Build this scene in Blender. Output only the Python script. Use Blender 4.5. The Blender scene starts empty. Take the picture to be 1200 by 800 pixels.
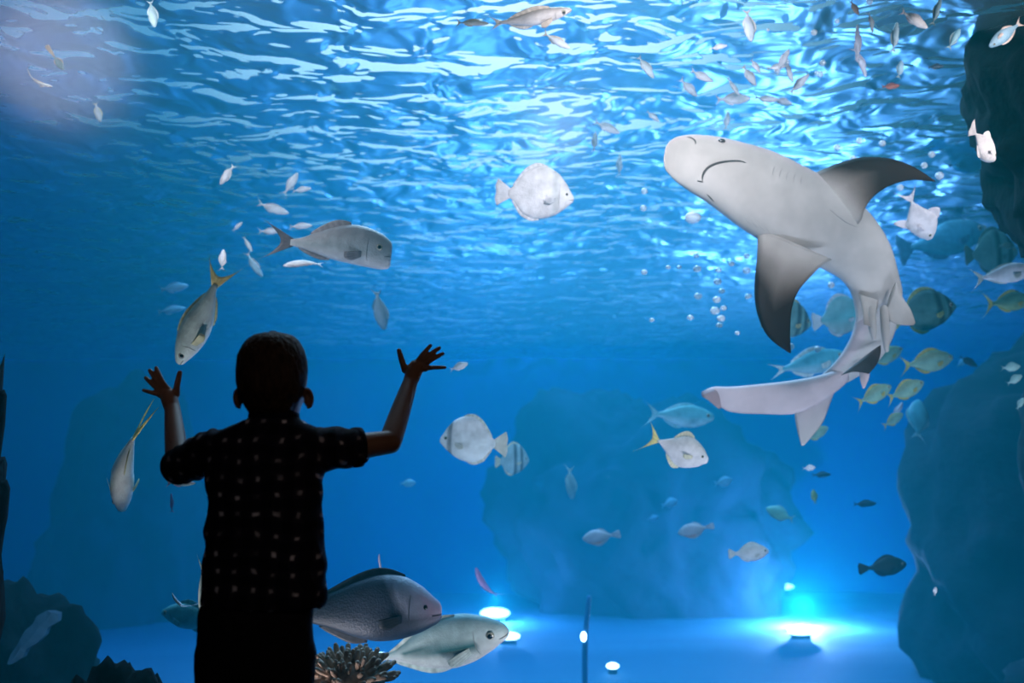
import bpy, bmesh, math, random
from mathutils import Vector, Matrix, noise
from mathutils.bvhtree import BVHTree
random.seed(7)
SC = bpy.context.scene
COL = SC.collection
PI = math.pi
V = Vector

# ------------------------------------------------------------------ camera
CAM_Z = 0.90
FPX = 1200 * 35 / 36.0
PITCH = math.atan((560 - 400) / FPX)
cd = bpy.data.cameras.new('camera')
cd.lens = 35; cd.sensor_width = 36
cam = bpy.data.objects.new('camera', cd)
COL.objects.link(cam)
CAM = V((0, 0, CAM_Z))
cam.location = CAM
cam.rotation_euler = (PI / 2 + PITCH, 0, 0)
cd.dof.use_dof = True
cd.dof.focus_distance = 3.3
cd.dof.aperture_fstop = 2.2
cd.clip_end = 200
SC.camera = cam
RT = V((1, 0, 0))
FW = V((0, math.cos(PITCH), math.sin(PITCH)))
UP = V((0, -math.sin(PITCH), math.cos(PITCH)))


def P(px, py, Y):
    """the point in the place, Y metres in front of the viewer, seen at (px, py)"""
    d = RT * ((px - 600) / FPX) + UP * ((400 - py) / FPX) + FW
    return CAM + d * (Y / d.y)


SC.view_settings.view_transform = 'Standard'
SC.view_settings.look = 'None'
SC.view_settings.exposure = 0.0
SC.view_settings.gamma = 1.0
SC.view_settings.use_curve_mapping = False
cy = SC.cycles
cy.use_denoising = True
cy.max_bounces = 8
cy.diffuse_bounces = 2
cy.glossy_bounces = 3
cy.transparent_max_bounces = 12
cy.transmission_bounces = 4
cy.volume_bounces = 1
cy.sample_clamp_indirect = 4.0
cy.caustics_reflective = False
cy.caustics_refractive = False


# ------------------------------------------------------------------ materials
def mat(name):
    m = bpy.data.materials.new(name)
    m.use_nodes = True
    nt = m.node_tree
    for n in list(nt.nodes):
        nt.nodes.remove(n)
    out = nt.nodes.new('ShaderNodeOutputMaterial')
    return m, nt, out


def nd(nt, kind, **kw):
    n = nt.nodes.new(kind)
    for k, v in kw.items():
        if k in ('operation', 'blend_type', 'data_type', 'attribute_name', 'distribution', 'feature', 'noise_dimensions', 'vector_type', 'mode', 'use_clamp'):
            setattr(n, k, v)
        else:
            key = int(k[1:]) if k[0] == 'i' and k[1:].isdigit() else k.replace('_', ' ')
            n.inputs[key].default_value = v
    return n


def rgba(c):
    return (c[0], c[1], c[2], 1.0)


def ramp(nt, stops, interp='LINEAR'):
    r = nt.nodes.new('ShaderNodeValToRGB')
    r.color_ramp.interpolation = interp
    e = r.color_ramp.elements
    while len(e) > 1:
        e.remove(e[-1])
    e[0].position = stops[0][0]; e[0].color = rgba(stops[0][1])
    for p, c in stops[1:]:
        x = e.new(p); x.color = rgba(c)
    return r


def noisy(name, c1, c2, scale=5, rough=.6, bump=0.0, metallic=0.0, detail=4, stretch=None, spec=.5, bdist=.02):
    m, nt, out = mat(name)
    L = nt.links.new
    tc = nd(nt, 'ShaderNodeTexCoord')
    src = tc.outputs['Object']
    if stretch:
        mp = nd(nt, 'ShaderNodeMapping'); mp.inputs['Scale'].default_value = stretch
        L(src, mp.inputs[0]); src = mp.outputs[0]
    nz = nd(nt, 'ShaderNodeTexNoise', Scale=scale, Detail=detail)
    L(src, nz.inputs['Vector'])
    r = ramp(nt, [(.3, c1), (.7, c2)])
    L(nz.outputs['Fac'], r.inputs[0])
    b = nd(nt, 'ShaderNodeBsdfPrincipled', Roughness=rough, Metallic=metallic)
    b.inputs['Specular IOR Level'].default_value = spec
    L(r.outputs[0], b.inputs['Base Color'])
    if bump:
        bp = nd(nt, 'ShaderNodeBump', Strength=bump, Distance=bdist)
        L(nz.outputs['Fac'], bp.inputs['Height']); L(bp.outputs[0], b.inputs['Normal'])
    L(b.outputs[0], out.inputs[0])
    return m


def pigment(name, rough=.4, spec=.5, scale=60, amount=.25, bump=.15, scales=0):
    """skin whose own colouring is stored per vertex, broken up by fine scale noise"""
    m, nt, out = mat(name)
    L = nt.links.new
    at = nd(nt, 'ShaderNodeAttribute', attribute_name='Col')
    tc = nd(nt, 'ShaderNodeTexCoord')
    nz = nd(nt, 'ShaderNodeTexNoise', Scale=scale, Detail=3)
    L(tc.outputs['Object'], nz.inputs['Vector'])
    mr = nd(nt, 'ShaderNodeMapRange'); mr.inputs['To Min'].default_value = 1 - amount; mr.inputs['To Max'].default_value = 1 + amount
    L(nz.outputs['Fac'], mr.inputs[0])
    mx = nd(nt, 'ShaderNodeVectorMath', operation='MULTIPLY')
    L(at.outputs['Color'], mx.inputs[0]); L(mr.outputs[0], mx.inputs[1])
    n2 = nd(nt, 'ShaderNodeTexNoise', Scale=scale * .45, Detail=5, Roughness=.65); L(tc.outputs['Object'], n2.inputs['Vector'])
    m2 = nd(nt, 'ShaderNodeMapRange'); m2.inputs['From Min'].default_value = .34; m2.inputs['From Max'].default_value = .62
    m2.inputs['To Min'].default_value = 1 - amount * 1.5; m2.inputs['To Max'].default_value = 1.06
    L(n2.outputs['Fac'], m2.inputs[0])
    mx2 = nd(nt, 'ShaderNodeVectorMath', operation='MULTIPLY'); L(mx.outputs[0], mx2.inputs[0]); L(m2.outputs[0], mx2.inputs[1]); mx = mx2
    vo = nd(nt, 'ShaderNodeTexVoronoi', Scale=scales or 100.0); L(tc.outputs['Object'], vo.inputs['Vector'])
    b = nd(nt, 'ShaderNodeBsdfPrincipled', Roughness=rough)
    b.inputs['Specular IOR Level'].default_value = spec
    L(mx.outputs[0], b.inputs['Base Color'])
    if bump:
        bp = nd(nt, 'ShaderNodeBump', Strength=bump, Distance=.004)
        L(vo.outputs['Distance'] if scales else nz.outputs['Fac'], bp.inputs['Height']); L(bp.outputs[0], b.inputs['Normal'])
    L(b.outputs[0], out.inputs[0])
    return m


# ------------------------------------------------------------------ objects
def link(name, verts, faces, m, parent=None, smooth=True, cols=None):
    me = bpy.data.meshes.new(name)
    me.from_pydata([tuple(v) for v in verts], [], faces)
    me.update()
    bm = bmesh.new(); bm.from_mesh(me)
    bmesh.ops.recalc_face_normals(bm, faces=bm.faces)
    bm.to_mesh(me); bm.free()
    if smooth:
        me.polygons.foreach_set('use_smooth', [True] * len(me.polygons))
    if cols:
        ca = me.color_attributes.new('Col', 'FLOAT_COLOR', 'POINT')
        flat = []
        for c in cols:
            flat += [c[0], c[1], c[2], 1.0]
        ca.data.foreach_set('color', flat)
    o = bpy.data.objects.new(name, me)
    if m:
        me.materials.append(m)
    COL.objects.link(o)
    if parent:
        o.parent = parent
    return o


def tag(o, label=None, cat=None, group=None, kind=None):
    if label: o['label'] = label
    if cat: o['category'] = cat
    if group: o['group'] = group
    if kind: o['kind'] = kind
    return o


def empty(name, loc=(0, 0, 0), rot=None):
    o = bpy.data.objects.new(name, None)
    o.empty_display_size = .05
    COL.objects.link(o)
    if rot is not None:
        o.matrix_world = Matrix.Translation(loc) @ rot.to_4x4()
    else:
        o.location = loc
    return o


class MB:
    """collects shapes into one mesh"""
    def __init__(s):
        s.v = []; s.f = []; s.c = []

    def add(s, vs, fs, cs=None):
        b = len(s.v)
        s.v += [V(v) for v in vs]
        s.f += [tuple(b + i for i in f) for f in fs]
        s.c += cs if cs else [(.5, .5, .5)] * len(vs)

    def box(s, lo, hi, bev=0):
        x0, y0, z0 = lo; x1, y1, z1 = hi
        vs = [(x, y, z) for x in (x0, x1) for y in (y0, y1) for z in (z0, z1)]
        fs = [(0, 1, 3, 2), (4, 6, 7, 5), (0, 4, 5, 1), (2, 3, 7, 6), (0, 2, 6, 4), (1, 5, 7, 3)]
        s.add(vs, fs)

    def loft(s, rings, cs=None, cap=True):
        n = len(rings[0]); vs = []; fs = []; cc = []
        for i, r in enumerate(rings):
            vs += r
            if cs: cc += cs[i]
        for i in range(len(rings) - 1):
            for j in range(n):
                a = i * n + j; b = i * n + (j + 1) % n
                fs.append((a, b, b + n, a + n))
        if cap:
            for i, flip in ((0, True), (len(rings) - 1, False)):
                r = rings[i]
                c = sum((V(p) for p in r), V()) / n
                k = len(vs); vs.append(c)
                if cs:
                    cc.append(cs[i][0])
                for j in range(n):
                    a = i * n + j; b = i * n + (j + 1) % n
                    fs.append((b, a, k) if flip else (a, b, k))
        s.add(vs, fs, cc if cs else None)

    def chain(s, pts, n=14, col=(.5, .5, .5), sub=5, flat=None):
        """round tapering tube along points (pos, radius), rounded ends. flat=(axis, factor) squashes"""
        pts = [(V(p), r) for p, r in pts]
        P_ = cat_rom([p for p, r in pts], sub); R_ = cat_rom([V((r, 0, 0)) for p, r in pts], sub)
        pr = [(p, max(.0005, r.x)) for p, r in zip(P_, R_)]
        rings = []
        t0 = (pr[1][0] - pr[0][0]).normalized(); t1 = (pr[-1][0] - pr[-2][0]).normalized()
        seq = []
        for a in (80, 55, 30):
            seq.append((pr[0][0] - t0 * pr[0][1] * math.sin(math.radians(a)), pr[0][1] * math.cos(math.radians(a)), t0))
        for i, (p, r) in enumerate(pr):
            t = (pr[min(i + 1, len(pr) - 1)][0] - pr[max(i - 1, 0)][0]).normalized()
            seq.append((p, r, t))
        for a in (30, 55, 80):
            seq.append((pr[-1][0] + t1 * pr[-1][1] * math.sin(math.radians(a)), pr[-1][1] * math.cos(math.radians(a)), t1))
        up = V((0, 0, 1)) if abs(t0.z) < .9 else V((0, 1, 0))
        for p, r, t in seq:
            a = (up - t * up.dot(t)).normalized(); b = t.cross(a); up = a
            ring = []
            for k in range(n):
                o = a * math.cos(2 * PI * k / n) * r + b * math.sin(2 * PI * k / n) * r
                if flat:
                    o -= flat[0] * o.dot(flat[0]) * (1 - flat[1])
                ring.append(p + o)
            rings.append(ring)
        s.loft(rings, [[col] * n for _ in rings])

    def ball(s, c, r, n=12, m=8, col=(.5, .5, .5), scale=(1, 1, 1), rot=None):
        rings = []
        for i in range(1, m):
            a = PI * i / m
            ring = []
            for k in range(n):
                p = V((math.sin(a) * math.cos(2 * PI * k / n) * scale[0], math.sin(a) * math.sin(2 * PI * k / n) * scale[1], math.cos(a) * scale[2])) * r
                if rot: p = rot @ p
                ring.append(V(c) + p)
            rings.append(ring)
        s.loft(rings, [[col] * n for _ in rings])

    def build(s, name, m, parent=None, smooth=True):
        return link(name, s.v, s.f, m, parent, smooth, s.c)


def cat_rom(pts, sub):
    out = []
    n = len(pts)
    for i in range(n - 1):
        p0 = pts[max(i - 1, 0)]; p1 = pts[i]; p2 = pts[i + 1]; p3 = pts[min(i + 2, n - 1)]
        for k in range(sub):
            t = k / sub
            out.append(.5 * ((2 * p1) + (p2 - p0) * t + (2 * p0 - 5 * p1 + 4 * p2 - p3) * t * t + (3 * p1 - p0 - 3 * p2 + p3) * t ** 3))
    out.append(pts[-1].copy())
    return out


def remeshed(mb, name, m, voxel, parent=None, smooth_it=4, disp=None, cols=None):
    """union of the overlapping shapes in mb as one continuous skin"""
    o = link(name, mb.v, mb.f, m, None)
    md = o.modifiers.new('r', 'REMESH'); md.mode = 'VOXEL'; md.voxel_size = voxel
    if smooth_it:
        ms = o.modifiers.new('s', 'SMOOTH'); ms.factor = .5; ms.iterations = smooth_it
    dg = bpy.context.evaluated_depsgraph_get()
    dg.update()
    me = bpy.data.meshes.new_from_object(o.evaluated_get(dg))
    o.modifiers.clear()
    old = o.data
    o.data = me
    bpy.data.meshes.remove(old)
    me.name = name
    if not me.materials:
        me.materials.append(m)
    if disp:
        nrm = [v.normal.copy() for v in me.vertices]
        for v, nn in zip(me.vertices, nrm):
            v.co = v.co + nn * disp(v.co, nn)
    me.polygons.foreach_set('use_smooth', [True] * len(me.polygons))
    if cols:
        ca = me.color_attributes.new('Col', 'FLOAT_COLOR', 'POINT')
        flat = []
        for v in me.vertices:
            c = cols(v.co, v.normal); flat += [c[0], c[1], c[2], 1]
        ca.data.foreach_set('color', flat)
    if parent:
        o.parent = parent
    return o


def lamp(name, kind, loc, target, energy, color=(1, 1, 1), **kw):
    ld = bpy.data.lights.new(name, kind)
    ld.energy = energy; ld.color = color
    for k, v in kw.items():
        setattr(ld, k, v)
    o = bpy.data.objects.new(name, ld)
    COL.objects.link(o)
    o.location = loc
    d = V(target) - V(loc)
    o.rotation_euler = d.to_track_quat('-Z', 'Y').to_euler()
    return o
# ------------------------------------------------------------------ the setting
GLASS_Y = 2.74
TX, TY, TZ0, TZ1 = 12.0, 17.0, -1.0, 2.92     # tank half width, back, floor, water level
m_dark = noisy('dark_painted_wall', (.012, .013, .016), (.02, .021, .025), 3, .8)
m_roomfloor = noisy('dark_carpet', (.012, .012, .014), (.025, .024, .026), 80, .9, .3)
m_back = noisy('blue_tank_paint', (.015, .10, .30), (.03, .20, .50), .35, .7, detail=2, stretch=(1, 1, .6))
m_bed = noisy('blue_tank_floor', (.05, .19, .27), (.08, .30, .38), .5, .75, .2, stretch=(.35, 1.6, 1), detail=3, bdist=.05)
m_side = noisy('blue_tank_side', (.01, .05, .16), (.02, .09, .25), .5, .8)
m_frame = noisy('window_frame_metal', (.10, .12, .14), (.14, .16, .18), 6, .5)


def S(name, lo, hi, m):
    b = MB(); b.box(lo, hi)
    o = b.build(name, m, smooth=False)
    o['kind'] = 'structure'
    return o


W0, W1, WB, WT = -1.72, 3.3, 0.10, 2.75      # window opening
gy0, gy1 = GLASS_Y, GLASS_Y + .06
# visitor room
S('floor', (-4, -4, -.1), (5, gy0, 0), m_roomfloor)
S('ceiling', (-4, -4, 4.2), (5, gy0, 4.3), m_dark)
S('wall_left', (-4.1, -4, -.1), (-4, gy0, 4.3), m_dark)
S('wall_right', (5, -4, -.1), (5.1, gy0, 4.3), m_dark)
S('wall_rear', (-4.1, -4.1, -.1), (5.1, -4, 4.3), m_dark)
fr = MB()
fr.box((-TX, gy0, TZ0 - .2), (W0, gy1 + .1, 6)); fr.box((W1, gy0, TZ0 - .2), (TX, gy1 + .1, 6))
fr.box((W0, gy0, TZ0 - .2), (W1, gy1 + .1, WB)); fr.box((W0, gy0, WT), (W1, gy1 + .1, 6))
tag(fr.build('wall_front', m_dark, smooth=False), kind='structure')

# acrylic pane
m_glass, nt, out = mat('clear_acrylic')
tr = nd(nt, 'ShaderNodeBsdfTransparent'); tr.inputs[0].default_value = (.97, .99, 1, 1)
gl = nd(nt, 'ShaderNodeBsdfGlossy', Roughness=.13)
fz = nd(nt, 'ShaderNodeFresnel', IOR=1.25)
mx = nd(nt, 'ShaderNodeMixShader')
nt.links.new(fz.outputs[0], mx.inputs[0]); nt.links.new(tr.outputs[0], mx.inputs[1]); nt.links.new(gl.outputs[0], mx.inputs[2])
nt.links.new(mx.outputs[0], out.inputs[0])
b = MB(); b.box((W0, gy0 + .005, WB), (W1, gy1, WT))
w = b.build('window_1', m_glass, smooth=False); w['kind'] = 'structure'

# tank shell
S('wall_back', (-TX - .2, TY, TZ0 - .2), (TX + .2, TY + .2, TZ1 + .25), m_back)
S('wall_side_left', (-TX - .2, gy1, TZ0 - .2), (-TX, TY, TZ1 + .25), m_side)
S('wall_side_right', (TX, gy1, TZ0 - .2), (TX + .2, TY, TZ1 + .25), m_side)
# gently uneven bed
nx, ny = 90, 70
vs = []; fs = []
for j in range(ny + 1):
    for i in range(nx + 1):
        x = -TX + 2 * TX * i / nx; y = gy1 + .1 + (TY - gy1 - .1) * j / ny
        vs.append((x, y, TZ0 + .05 * noise.noise(V((x * .5, y * .5, 0)))))
for j in range(ny):
    for i in range(nx):
        a = j * (nx + 1) + i; fs.append((a, a + 1, a + nx + 2, a + nx + 1))
o = link('floor_of_tank', vs, fs, m_bed); o['kind'] = 'structure'

# water volume
m_water, nt, out = mat('sea_water')
tr = nd(nt, 'ShaderNodeBsdfTransparent')
nt.links.new(tr.outputs[0], out.inputs['Surface'])
va = nd(nt, 'ShaderNodeVolumeAbsorption', Density=1.0)
K = V((.20, .100, .024))           # absorption per metre
va.inputs['Color'].default_value = (1 - K.x, 1 - K.y, 1 - K.z, 1)
vsc = nd(nt, 'ShaderNodeVolumeScatter', Density=.030, Anisotropy=.4)
vsc.inputs['Color'].default_value = (.03, .90, .92, 1)
ad = nd(nt, 'ShaderNodeAddShader')
nt.links.new(va.outputs[0], ad.inputs[0]); nt.links.new(vsc.outputs[0], ad.inputs[1])
nt.links.new(ad.outputs[0], out.inputs['Volume'])
b = MB(); b.box((-TX + .01, gy1 + .003, TZ0 - .05), (TX - .01, TY - .01, TZ1 + .4))
o = b.build('water', m_water, smooth=False); o['kind'] = 'structure'

# rippled surface seen from below: the sky lights show where a wave tilts toward the eye, elsewhere it mirrors the tank
m_surf, nt, out = mat('rippled_water_surface')
L = nt.links.new
tc = nd(nt, 'ShaderNodeTexCoord')
mp = nd(nt, 'ShaderNodeMapping'); mp.inputs['Scale'].default_value = (1.15, 1.3, 1)
L(tc.outputs['Object'], mp.inputs[0])
n1 = nd(nt, 'ShaderNodeTexNoise', Scale=3.1, Detail=2.0, Roughness=.42, Distortion=.5)
n2 = nd(nt, 'ShaderNodeTexNoise', Scale=.55, Detail=1.0)
L(mp.outputs[0], n1.inputs['Vector']); L(tc.outputs['Object'], n2.inputs['Vector'])
bp1 = nd(nt, 'ShaderNodeBump', Strength=1.0, Distance=.34)
am = nd(nt, 'ShaderNodeMapRange'); am.inputs['From Min'].default_value = .32; am.inputs['From Max'].default_value = .68; am.inputs['To Min'].default_value = .45; am.inputs['To Max'].default_value = 1.35
L(n2.outputs['Fac'], am.inputs[0])
hm = nd(nt, 'ShaderNodeMath', operation='MULTIPLY'); L(n1.outputs['Fac'], hm.inputs[0]); L(am.outputs[0], hm.inputs[1])
L(hm.outputs[0], bp1.inputs['Height'])
geo = nd(nt, 'ShaderNodeNewGeometry')
dot = nd(nt, 'ShaderNodeVectorMath', operation='DOT_PRODUCT')
L(bp1.outputs[0], dot.inputs[0]); L(geo.outputs['Incoming'], dot.inputs[1])
ab = nd(nt, 'ShaderNodeMath', operation='ABSOLUTE'); L(dot.outputs['Value'], ab.inputs[0])
sm = nd(nt, 'ShaderNodeMapRange'); sm.interpolation_type = 'SMOOTHSTEP'
sm.inputs['From Min'].default_value = .55; sm.inputs['From Max'].default_value = .66
sm.inputs['To Min'].default_value = .02; sm.inputs['To Max'].default_value = .96
L(ab.outputs[0], sm.inputs[0])
tr = nd(nt, 'ShaderNodeBsdfTransparent'); tr.inputs[0].default_value = (.90, .97, 1, 1)
gl = nd(nt, 'ShaderNodeBsdfGlossy', Roughness=.36); gl.inputs['Color'].default_value = (.7, 1, 1, 1)
bp2 = nd(nt, 'ShaderNodeBump', Strength=1.0, Distance=.085)
L(n1.outputs['Fac'], bp2.inputs['Height']); L(bp2.outputs[0], gl.inputs['Normal'])
mx = nd(nt, 'ShaderNodeMixShader')
L(sm.outputs[0], mx.inputs[0]); L(gl.outputs[0], mx.inputs[1]); L(tr.outputs[0], mx.inputs[2])
L(mx.outputs[0], out.inputs[0])
nx, ny = 260, 220
vs = []; fs = []
for j in range(ny + 1):
    for i in range(nx + 1):
        x = (-TX + .02) + 2 * (TX - .02) * i / nx; y = gy1 + .02 + (TY - gy1 - .04) * (j / ny)
        z = TZ1 + .045 * noise.noise(V((x * .8, y * 1.5, 3))) + .012 * noise.noise(V((x * 2.4, y * 4, 9)))
        vs.append((x, y, z))
for j in range(ny):
    for i in range(nx):
        a = j * (nx + 1) + i; fs.append((a, a + 1, a + nx + 2, a + nx + 1))
o = link('water_surface', vs, fs, m_surf); o['kind'] = 'structure'

# ------------------------------------------------------------------ light
wd = bpy.data.worlds.new('world'); SC.world = wd; wd.use_nodes = True
nt = wd.node_tree
L = nt.links.new
bg = nt.nodes['Background']
tc = nd(nt, 'ShaderNodeTexCoord'); sp = nd(nt, 'ShaderNodeSeparateXYZ'); L(tc.outputs['Generated'], sp.inputs[0])
dv = nd(nt, 'ShaderNodeMath', operation='DIVIDE'); L(sp.outputs[0], dv.inputs[0]); L(sp.outputs[1], dv.inputs[1])
# the bright part of the hall roof lies ahead, its sides are dim
az = ramp(nt, [(0, (.05, .12, .22)), (.18, (.10, .24, .38)), (.34, (.60, .80, .88)), (.5, (.90, .97, 1)), (.62, (.80, .92, .97)), (.73, (.34, .52, .62)), (.84, (.08, .15, .20)), (.92, (.03, .05, .07)), (1, (.02, .04, .06))])
mr = nd(nt, 'ShaderNodeMapRange'); mr.inputs['From Min'].default_value = -.56; mr.inputs['From Max'].default_value = .54
L(dv.outputs[0], mr.inputs[0]); L(mr.outputs[0], az.inputs[0])
el = nd(nt, 'ShaderNodeMapRange'); el.inputs['From Min'].default_value = .06; el.inputs['From Max'].default_value = .40; el.inputs['To Min'].default_value = .35; el.inputs['To Max'].default_value = 1.0
L(sp.outputs[2], el.inputs[0])
hi = nd(nt, 'ShaderNodeMapRange'); hi.inputs['From Min'].default_value = .45; hi.inputs['From Max'].default_value = .7
L(sp.outputs[2], hi.inputs[0])
m1_ = nd(nt, 'ShaderNodeMixRGB'); L(hi.outputs[0], m1_.inputs[0]); L(az.outputs[0], m1_.inputs[1]); m1_.inputs[2].default_value = (.35, .55, .65, 1)
L(m1_.outputs[0], bg.inputs[0])
mm = nd(nt, 'ShaderNodeMath', operation='MULTIPLY'); mm.inputs[1].default_value = 1.6; lf = nd(nt, 'ShaderNodeMapRange'); lf.inputs['From Min'].default_value = .24; lf.inputs['From Max'].default_value = .40; lf.inputs['To Min'].default_value = 1; lf.inputs['To Max'].default_value = 0
L(mr.outputs[0], lf.inputs[0])
le = nd(nt, 'ShaderNodeMapRange'); le.inputs['From Min'].default_value = .26; le.inputs['From Max'].default_value = .36; le.inputs['To Min'].default_value = .85; le.inputs['To Max'].default_value = 0
L(sp.outputs[2], le.inputs[0])
lm = nd(nt, 'ShaderNodeMath', operation='MULTIPLY'); L(lf.outputs[0], lm.inputs[0]); L(le.outputs[0], lm.inputs[1])
li = nd(nt, 'ShaderNodeMath', operation='SUBTRACT'); li.inputs[0].default_value = 1; L(lm.outputs[0], li.inputs[1])
lx = nd(nt, 'ShaderNodeMath', operation='MULTIPLY'); L(li.outputs[0], lx.inputs[0]); L(el.outputs[0], lx.inputs[1])
L(lx.outputs[0], mm.inputs[0])
L(mm.outputs[0], bg.inputs[1])
for k, (x, y, e) in enumerate([(0.0, 6.8, 540), (0.5, 10.2, 420), (0.7, 14.2, 300)]):
    lamp('overhead_lamp', 'AREA', (x, y, 5.4), (x, y, 0), e, (.80, .96, 1), size=2.6)
# unseen fill spots added along the window's lower and upper edge to brighten near fish
WARM = (1, .78, .70)
for x, tx in ((-1.2, -1.0), (.8, .7), (2.3, 2.1)):
    lamp('foot_fill_spot', 'SPOT', (x, 3.05, -.75), (tx, 5.0, 1.6), 250 if x < 0 else 215, WARM, spot_size=math.radians(95), spot_blend=.9, shadow_soft_size=.22)
for x, tx in ((-1.4, -1.2), (.6, .6), (2.4, 2.0)):
    lamp('head_fill_spot', 'SPOT', (x, 3.0, 2.5), (tx, 5.6, 2.2), 150, WARM, spot_size=math.radians(100), spot_blend=.9, shadow_soft_size=.2)
# unseen point lights added close above the bed to make the pools of light
c = P(942, 733, 13.3)
lamp('bed_glow_light', 'POINT', (c.x, 13.3, TZ0 + .24), (0, 0, 0), 950, (1, .85, .82), shadow_soft_size=.06)
c = P(582, 722, 13.6)
lamp('bed_glow_light', 'POINT', (c.x, 13.6, TZ0 + .26), (0, 0, 0), 200, (.85, .95, 1), shadow_soft_size=.06)
# dim warm light of the visitor room
lamp('room_lamp', 'AREA', (4.4, .4, 2.6), (0, 2.4, 1.0), 4, (1, .62, .35), size=.6)
lamp('room_lamp', 'AREA', (-2.65, .0, 3.35), (-1.3, 2.74, 2.1), .42, (.90, .84, 1), size=.75, shape='DISK', spread=math.radians(32))
lamp('room_lamp', 'AREA', (.4, -3.0, 4.0), (0, 2.4, 1.0), 10, (.95, .86, .86), size=.5)
# ------------------------------------------------------------------ shark
m_shark = pigment('shark_skin', .6, .22, 9, .10, .05)
m_mouthline = noisy('shark_mouth_shadow_line', (.03, .028, .028), (.07, .06, .055), 30, .6)
m_eye = pigment('fish_eye', .15, .8, 30, .05, 0)


def c1(a, s=.3125, ox=740, oy=130):
    return (a[0] * s + ox, a[1] * s + oy)


def c2(a):
    return c1(a, .3376, 800, 320)


pairs = [(c1((121, 172)), c1((121, 196))), (c1((127, 140)), c1((127, 218))), (c1((140, 118)), c1((137, 232))), (c1((160, 102)), c1((155, 252))),
         (c1((185, 94)), c1((178, 272))), (c1((240, 89)), c1((225, 303))), (c1((330, 98)), c1((300, 350))),
         (c1((430, 122)), c1((392, 420))), (c1((530, 152)), c1((475, 474))), (c1((640, 205)), c1((550, 520))),
         (c1((745, 262)), c1((645, 555))), (c1((850, 340)), c1((725, 588))), (c1((925, 425)), c1((785, 622))),
         (c1((972, 510)), c1((825, 672))), (c1((998, 600)), c1((842, 735))), (c1((1015, 680)), c1((848, 790))),
         (c2((755, 95)), c2((605, 108))), (c2((747, 160)), c2((604, 150))), (c2((728, 225)), c2((592, 208))),
         (c2((690, 292)), c2((565, 262))), (c2((630, 345)), c2((528, 312))), (c2((570, 380)), c2((495, 342))), (c2((528, 405)), c2((462, 368)))]
NS = len(pairs)


def shark_y(u):          # distance along the spine, 0 snout .. 1 tail
    return 4.05 + .75 * u ** 1.4


belly = (.50, .475, .44); backc = (.10, .085, .08); pink = (.66, .54, .54)
shark = empty('shark', P(950, 300, 4.3))
tag(shark, 'large pale shark seen from below with dark tipped fins and curled tail', 'shark')
SHO = shark.location.copy()
fine = []
A = cat_rom([V((a[0], a[1], 0)) for a, b in pairs], 4); B_ = cat_rom([V((b[0], b[1], 0)) for a, b in pairs], 4)
nn = len(A); rings = []; cols = []
cent = [P((a.x + b.x) / 2, (a.y + b.y) / 2, shark_y(i / (nn - 1))) for i, (a, b) in enumerate(zip(A, B_))]
for i in range(nn):
    u = i / (nn - 1)
    Y = shark_y(u)
    pa = P(A[i].x, A[i].y, Y); pb = P(B_[i].x, B_[i].y, Y)
    w = (pa - pb).length / 2
    n_ = (pa - pb).normalized()
    # direction to the eye = belly side; the tail stock turns its flank to the eye
    f = (CAM - cent[i]).normalized()
    f = (f - n_ * f.dot(n_)).normalized()
    h = w * (.72 if u < .15 else .72 + .12 * min(1, (u - .15) / .3))
    if u < .12: h = w * .50
    elif u < .25: h = w * (.50 + .22 * (u - .12) / .13)
    ring = []; cc = []
    N = 40
    for k in range(N):
        a = 2 * PI * k / N
        ca, sa = math.cos(a), math.sin(a)
        hf = h * (.62 if sa > 0 else 1.15)           # flatter belly, domed back
        p = cent[i] + n_ * ca * w + f * sa * hf
        ring.append(p - SHO)
        # pigment: pale belly, brown grey back
        sv = sa + .10 * noise.noise(p * 5)
        if sv > -.25: c = belly
        else:
            t = min(1, (-.25 - sv) / .35)
            c = tuple(belly[q] * (1 - t) + backc[q] * t for q in range(3))
        if .0 <= u < .45 and ca > .72 and sa > -.4:
            t = min(1, (ca - .72) / .2) * .6
            c = tuple(c[q] * (1 - t) + pink[q] * t for q in range(3))
        if u > .72 and ca < -.35 and sa > -.6:
            t = min(1, (-ca - .35) / .3) * .8
            c = tuple(c[q] * (1 - t) + pink[q] * t for q in range(3))
        cc.append(c)
    rings.append(ring); cols.append(cc)
mb = MB(); mb.loft(rings, cols)
sbody = mb.build('body', m_shark, shark)
sb_bvh = BVHTree.FromPolygons([v + SHO for v in mb.v], mb.f)


def on_shark(px, py):
    d = (P(px, py, 5) - CAM).normalized()
    h = sb_bvh.ray_cast(CAM, d)
    return (h[0], h[1]) if h[0] else (P(px, py, 4.3), -d)


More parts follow.
